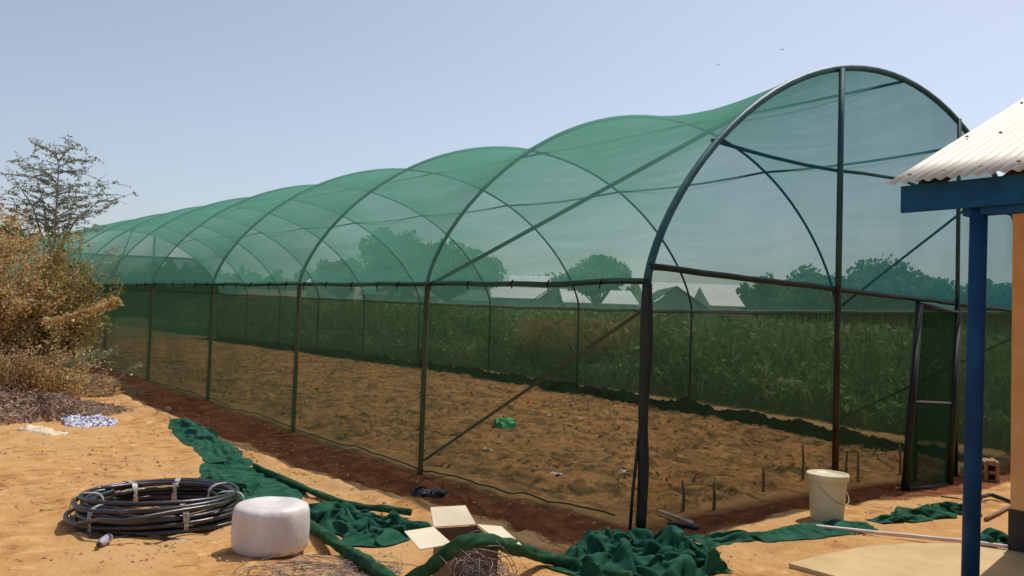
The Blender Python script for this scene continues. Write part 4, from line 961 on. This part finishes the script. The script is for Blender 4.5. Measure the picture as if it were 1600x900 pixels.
for (px, py), h_, lb in stk:
    if not h_: continue
    p = at(px, py); m = MB(); m.tube([(p.x, p.y, p.z-.1), (p.x+.008, p.y, p.z+h_*.5), (p.x+rng.uniform(-.02, .02), p.y+rng.uniform(-.02, .02), p.z+h_)], [.017, .015, .013], 7)
    tag(obj('wooden_stake', m, STICK, None, True, loc=tuple(p)), 'short brown '+lb, 'stake', 'stakes standing in the bed')
# hollow rubble block
bl = at(1546, 752); 
HB = thing('hollow_block', bl, 'weathered grey hollow block with round holes between blue post and orange wall', 'block')
m = MB(); gg = random.Random(9); n = 26
Mx = Matrix.Rotation(R(-58), 4, 'Z')
def blk_face():
    # perforated block: frame of bars with three by two openings, real depth
    L_, H_, D_ = .30, .27, .34; mm = MB(); nxh, nzh = 2, 2; t_ = .045
    cw, chh = (L_-t_)/nxh, (H_-t_)/nzh
    for i in range(nxh+1): mm.box((-L_/2+t_/2+i*cw, 0, H_/2), (t_, D_, H_))
    for k in range(nzh+1):
        for i in range(nxh): mm.box((-L_/2+t_+cw*i+(cw-t_)/2, 0, t_/2+k*chh), (cw-t_-.001, D_-.006, t_))
    mm.box((0, .05, H_/2), (L_-.01, .03, H_-.01)); return mm
mm = blk_face(); m.add([Mx @ Vector(v) + Vector((bl.x+.12, bl.y+.12, bl.z-.03))+Vector((gg.gauss(0, .006), gg.gauss(0, .006), gg.gauss(0, .006))) for v in mm.v], mm.f)
obj('block_body', m, noisemat('weathered_block', (.26, .16, .09), (.45, .29, .17), 14, .95, .8, 50, bdist=.02), HB)
# stones
ROCK = noisemat('rubble', (.26, .18, .11), (.44, .33, .22), 8, .95, .6, 40)
def stone(p, s, seed):
    m = MB(); G = []; g = random.Random(seed); ax = [g.uniform(.7, 1.3) for _ in range(3)]
    for i in range(7):
        row = []
        for k in range(11):
            th = math.pi*i/6; a = 2*math.pi*k/10; v = Vector((math.sin(th)*math.cos(a), math.sin(th)*math.sin(a), math.cos(th))); f = s*(1+.35*noise.noise(v*1.6+Vector((seed, 0, 0))))
            row.append((p[0]+v.x*f*ax[0], p[1]+v.y*f*ax[1], p[2]+v.z*f*.65*ax[2]+s*.3))
        G.append(row)
    m.grid(G); return m
for i, (px, py, s, lb) in enumerate(((1520, 738, .12, 'rough rubble lump left of the hollow block'), (343, 876, .022, 'small stone just left of the white roll'), (505, 600, .0, ''), (262, 641, .05, 'lone dark stone near the start of the green net'))):
    if s: p = at(px, py); tag(obj('stone', stone(p, s, i+2), ROCK, None, True, loc=tuple(p)), lb, 'stone')
# rags and litter
p = at(672, 774); crumple('rag', [(p.x-.12, p.y+.1), (p.x+.1, p.y-.08)], [.13, .13], [.07, .06], noisemat('black_rag', (.015, .015, .018), (.05, .05, .055), 9, .6, .3, c3=(.5, .5, .5), pos=(.4, .6)), 'black and grey rag lying on the dug soil strip', 'rag', 61, 30, 14, 18)
p = at(790, 668); m = MB(); tag(crumple('plastic_bag', [(p.x-.16, p.y+.0), (p.x+.14, p.y+.02)], [.26, .22], [.12, .1], noisemat('bright_green_plastic', (.01, .30, .07), (.03, .45, .13), 9, .4, .3), 'bright green plastic bag lying on the tilled bed', 'bag', 62, 30, 16, 12), None)
p = at(162, 852)
BT = thing('plastic_bottle', (p.x, p.y, p.z), 'small dusty plastic bottle lying below the pipe coil', 'bottle')
d = (at(150, 862)-at(172, 846)); d.z = 0; d.normalize(); a0 = p+Vector((0, 0, .03))
m = MB(); m.tube([a0-d*.09, a0-d*.085, a0+d*.03, a0+d*.06, a0+d*.075], [.02, .03, .03, .014, .013], 14); obj('bottle_body', m, noisemat('bottle_plastic', (.30, .27, .34), (.5, .46, .5), 9, .3, .2), BT, True)
m = MB(); m.tube([a0+d*.0755, a0+d*.094], .016, 12); obj('cap', m, BLACK, BT, True)
for i, (px, py) in enumerate(((862, 652), (905, 655), (978, 741), (870, 745), (764, 706), (1085, 640))):
    p = at(px, py); a = rng.uniform(0, 3); u = Vector((math.cos(a), math.sin(a), .1))*.07; v = Vector((-math.sin(a), math.cos(a), .15))*.035; m = MB()
    m.grid([[p+u*x_*(1+.4*noise.noise(Vector((y_*1.7, i, 0))))+v*y_*(1+.5*noise.noise(Vector((x_*1.7, i, 5))))+Vector((0, 0, .035+.035*noise.noise(Vector((x_*1.5, y_*1.5, i))))) for y_ in (-1, -.5, 0, .5, 1)] for x_ in (-1, -.5, 0, .5, 1)])
    lbs = ['white paper scrap on the bed, left of the pair below the far wall', 'white paper scrap on the bed, right of the pair below the far wall', 'white scrap lying just left of the corner post', 'white scrap lying left of the corner post and beyond the hem rope', 'white scrap nearest the second side post', 'white scrap lying just right of the corner post by the far wall shade']
    tag(obj('paper_scrap', m, noisemat('paper_%d' % i, (.6, .55, .48), (.78, .75, .7), 9, .8, 0), None, True, loc=tuple(p)), lbs[i], 'litter', 'scraps lying on the bed')
# two birds far off in the sky
BIRD = noisemat('bird_feathers', (.06, .055, .05), (.12, .11, .10), 5, .8, 0)
for i, (px, py, lb) in enumerate(((1122, 102, 'tiny bird flying left of the hoop crest'), (1222, 78, 'tiny bird flying higher, above the hoop crest'))):
    p = dep(px, py, 110); t = thing('bird', tuple(p), lb, 'bird', 'birds in the sky'); m = MB()
    m.tube([p+Vector((-.16, 0, 0)), p+Vector((-.08, 0, .01)), p+Vector((.05, 0, .02)), p+Vector((.14, 0, .04)), p+Vector((.19, 0, .04))], [.008, .035, .045, .025, .006], 8); obj('body', m, BIRD, t, True)
    for s in (-1, 1):
        m = MB(); m.add([p+Vector((-.06, 0, .03)), p+Vector((.07, 0, .03)), p+Vector((.05, s*.18, .11)), p+Vector((-.10, s*.34, .06)), p+Vector((-.06, s*.18, .10))], [(0, 1, 2, 4), (4, 2, 3)]); wng = obj('wing', m, BIRD, t); wng.modifiers.new('t', 'SOLIDIFY').thickness = .006

# ------------------------------------------------------------------ small litter on the ground (stuff)
def scatter(n, fx):
    P = []
    while len(P) < n:
        x, y = fx(); P.append((x, y))
    P = np.array(P); z = GZ(P[:, 0], P[:, 1])+relief(P[:, 0], P[:, 1]); return np.column_stack([P, z+.004])
def outside():
    while True:
        x, y = rng.uniform(-5.2, 5.0), rng.uniform(-2.6, 12)
        if (x < -.05 or y < -.1) and not (x > 0 and y < -1.25) and noise.noise(Vector((x*.9, y*.9, 2)))+rng.uniform(-.35, .35) > 0: return x, y
P = scatter(5200, outside); V, F = leaf_cloud(P, .022, 1, 1.8); V = V.reshape(-1, 4, 3); V[:, :, 2] = P[:, None, 2]+np.abs(V[:, :, 2]-P[:, None, 2])*.35; V = V.reshape(-1, 3)
tag(obj('ground_litter', MB().arrays(V, F), islandmat('litter', [(.0, (.10, .05, .025)), (.5, (.32, .18, .08)), (1, (.66, .5, .3))], trans=0)), 'dry leaf bits and chips strewn on the sand', 'litter', kind='stuff')
m = MB()
for _ in range(260):
    x, y = outside(); a = rng.uniform(0, 3.14); L_ = rng.uniform(.04, .22); u = Vector((math.cos(a), math.sin(a), 0))*L_/2; c = Vector((x, y, gz(x, y)+.008))
    m.tube([c-u, c+Vector((rng.uniform(-.01, .01), rng.uniform(-.01, .01), .006)), c+u], .0022, 4)
tag(obj('fallen_twigs', m, STICK), 'thin twigs and straws strewn on the sand', 'twigs', kind='stuff')
m = MB()
for i in range(1000):
    x, y = outside() if i > 330 else (rng.uniform(-1.5, -.1), rng.uniform(-.6, 9)); s = rng.uniform(.006, .022)
    n0 = len(m.v); vs = []
    for v in ((1, 0, 0), (-1, 0, 0), (0, 1, 0), (0, -1, 0), (0, 0, 1), (0, 0, -1)): f = s*rng.uniform(.7, 1.3); vs.append((x+v[0]*f, y+v[1]*f, gz(x, y)+v[2]*f*.7+s*.2))
    m.add(vs, [(0, 2, 4), (2, 1, 4), (1, 3, 4), (3, 0, 4), (2, 0, 5), (1, 2, 5), (3, 1, 5), (0, 3, 5)])
tag(obj('pebbles', m, noisemat('clod', (.30, .15, .06), (.50, .30, .14), 9, .95, 0)), 'pebbles and sand clods', 'pebbles', kind='stuff')
def bedpt(): return rng.uniform(.35, W-.6), rng.uniform(.3, 20)
def bedpt2():
    while True:
        x, y = bedpt()
        if noise.noise(Vector((x*.8, y*.8, 9)))+rng.uniform(-.25, .25) > .02: return x, y
P = scatter(700, bedpt2); V1, F1 = blades(P, .045, .012, 1.1)
P0 = scatter(5000, bedpt); V0, F0 = blades(P0, .05, .006, 2.2); F0 = F0.copy()
P2 = scatter(1200, bedpt2); V2, F2 = leaf_cloud(P2+np.array([0, 0, .012]), .055, 1, 1.5)
tag(obj('bed_straw', MB().arrays(V0, F0), islandmat('straw', [(.0, (.12, .06, .02)), (.4, (.34, .20, .08)), (1, (.72, .54, .30))], trans=0)), 'dead straw lying over the tilled bed', 'straw', kind='stuff')
tag(obj('bed_stubble', MB().arrays(np.concatenate([V1, V2]), np.concatenate([F1, F2+len(V1)])), islandmat('stubble', [(.0, (.16, .08, .03)), (.45, (.28, .155, .06)), (.8, (.45, .27, .10)), (1, (.60, .44, .22))], trans=.1)), 'withered grass stubble and clods on the tilled bed', 'stubble', kind='stuff')
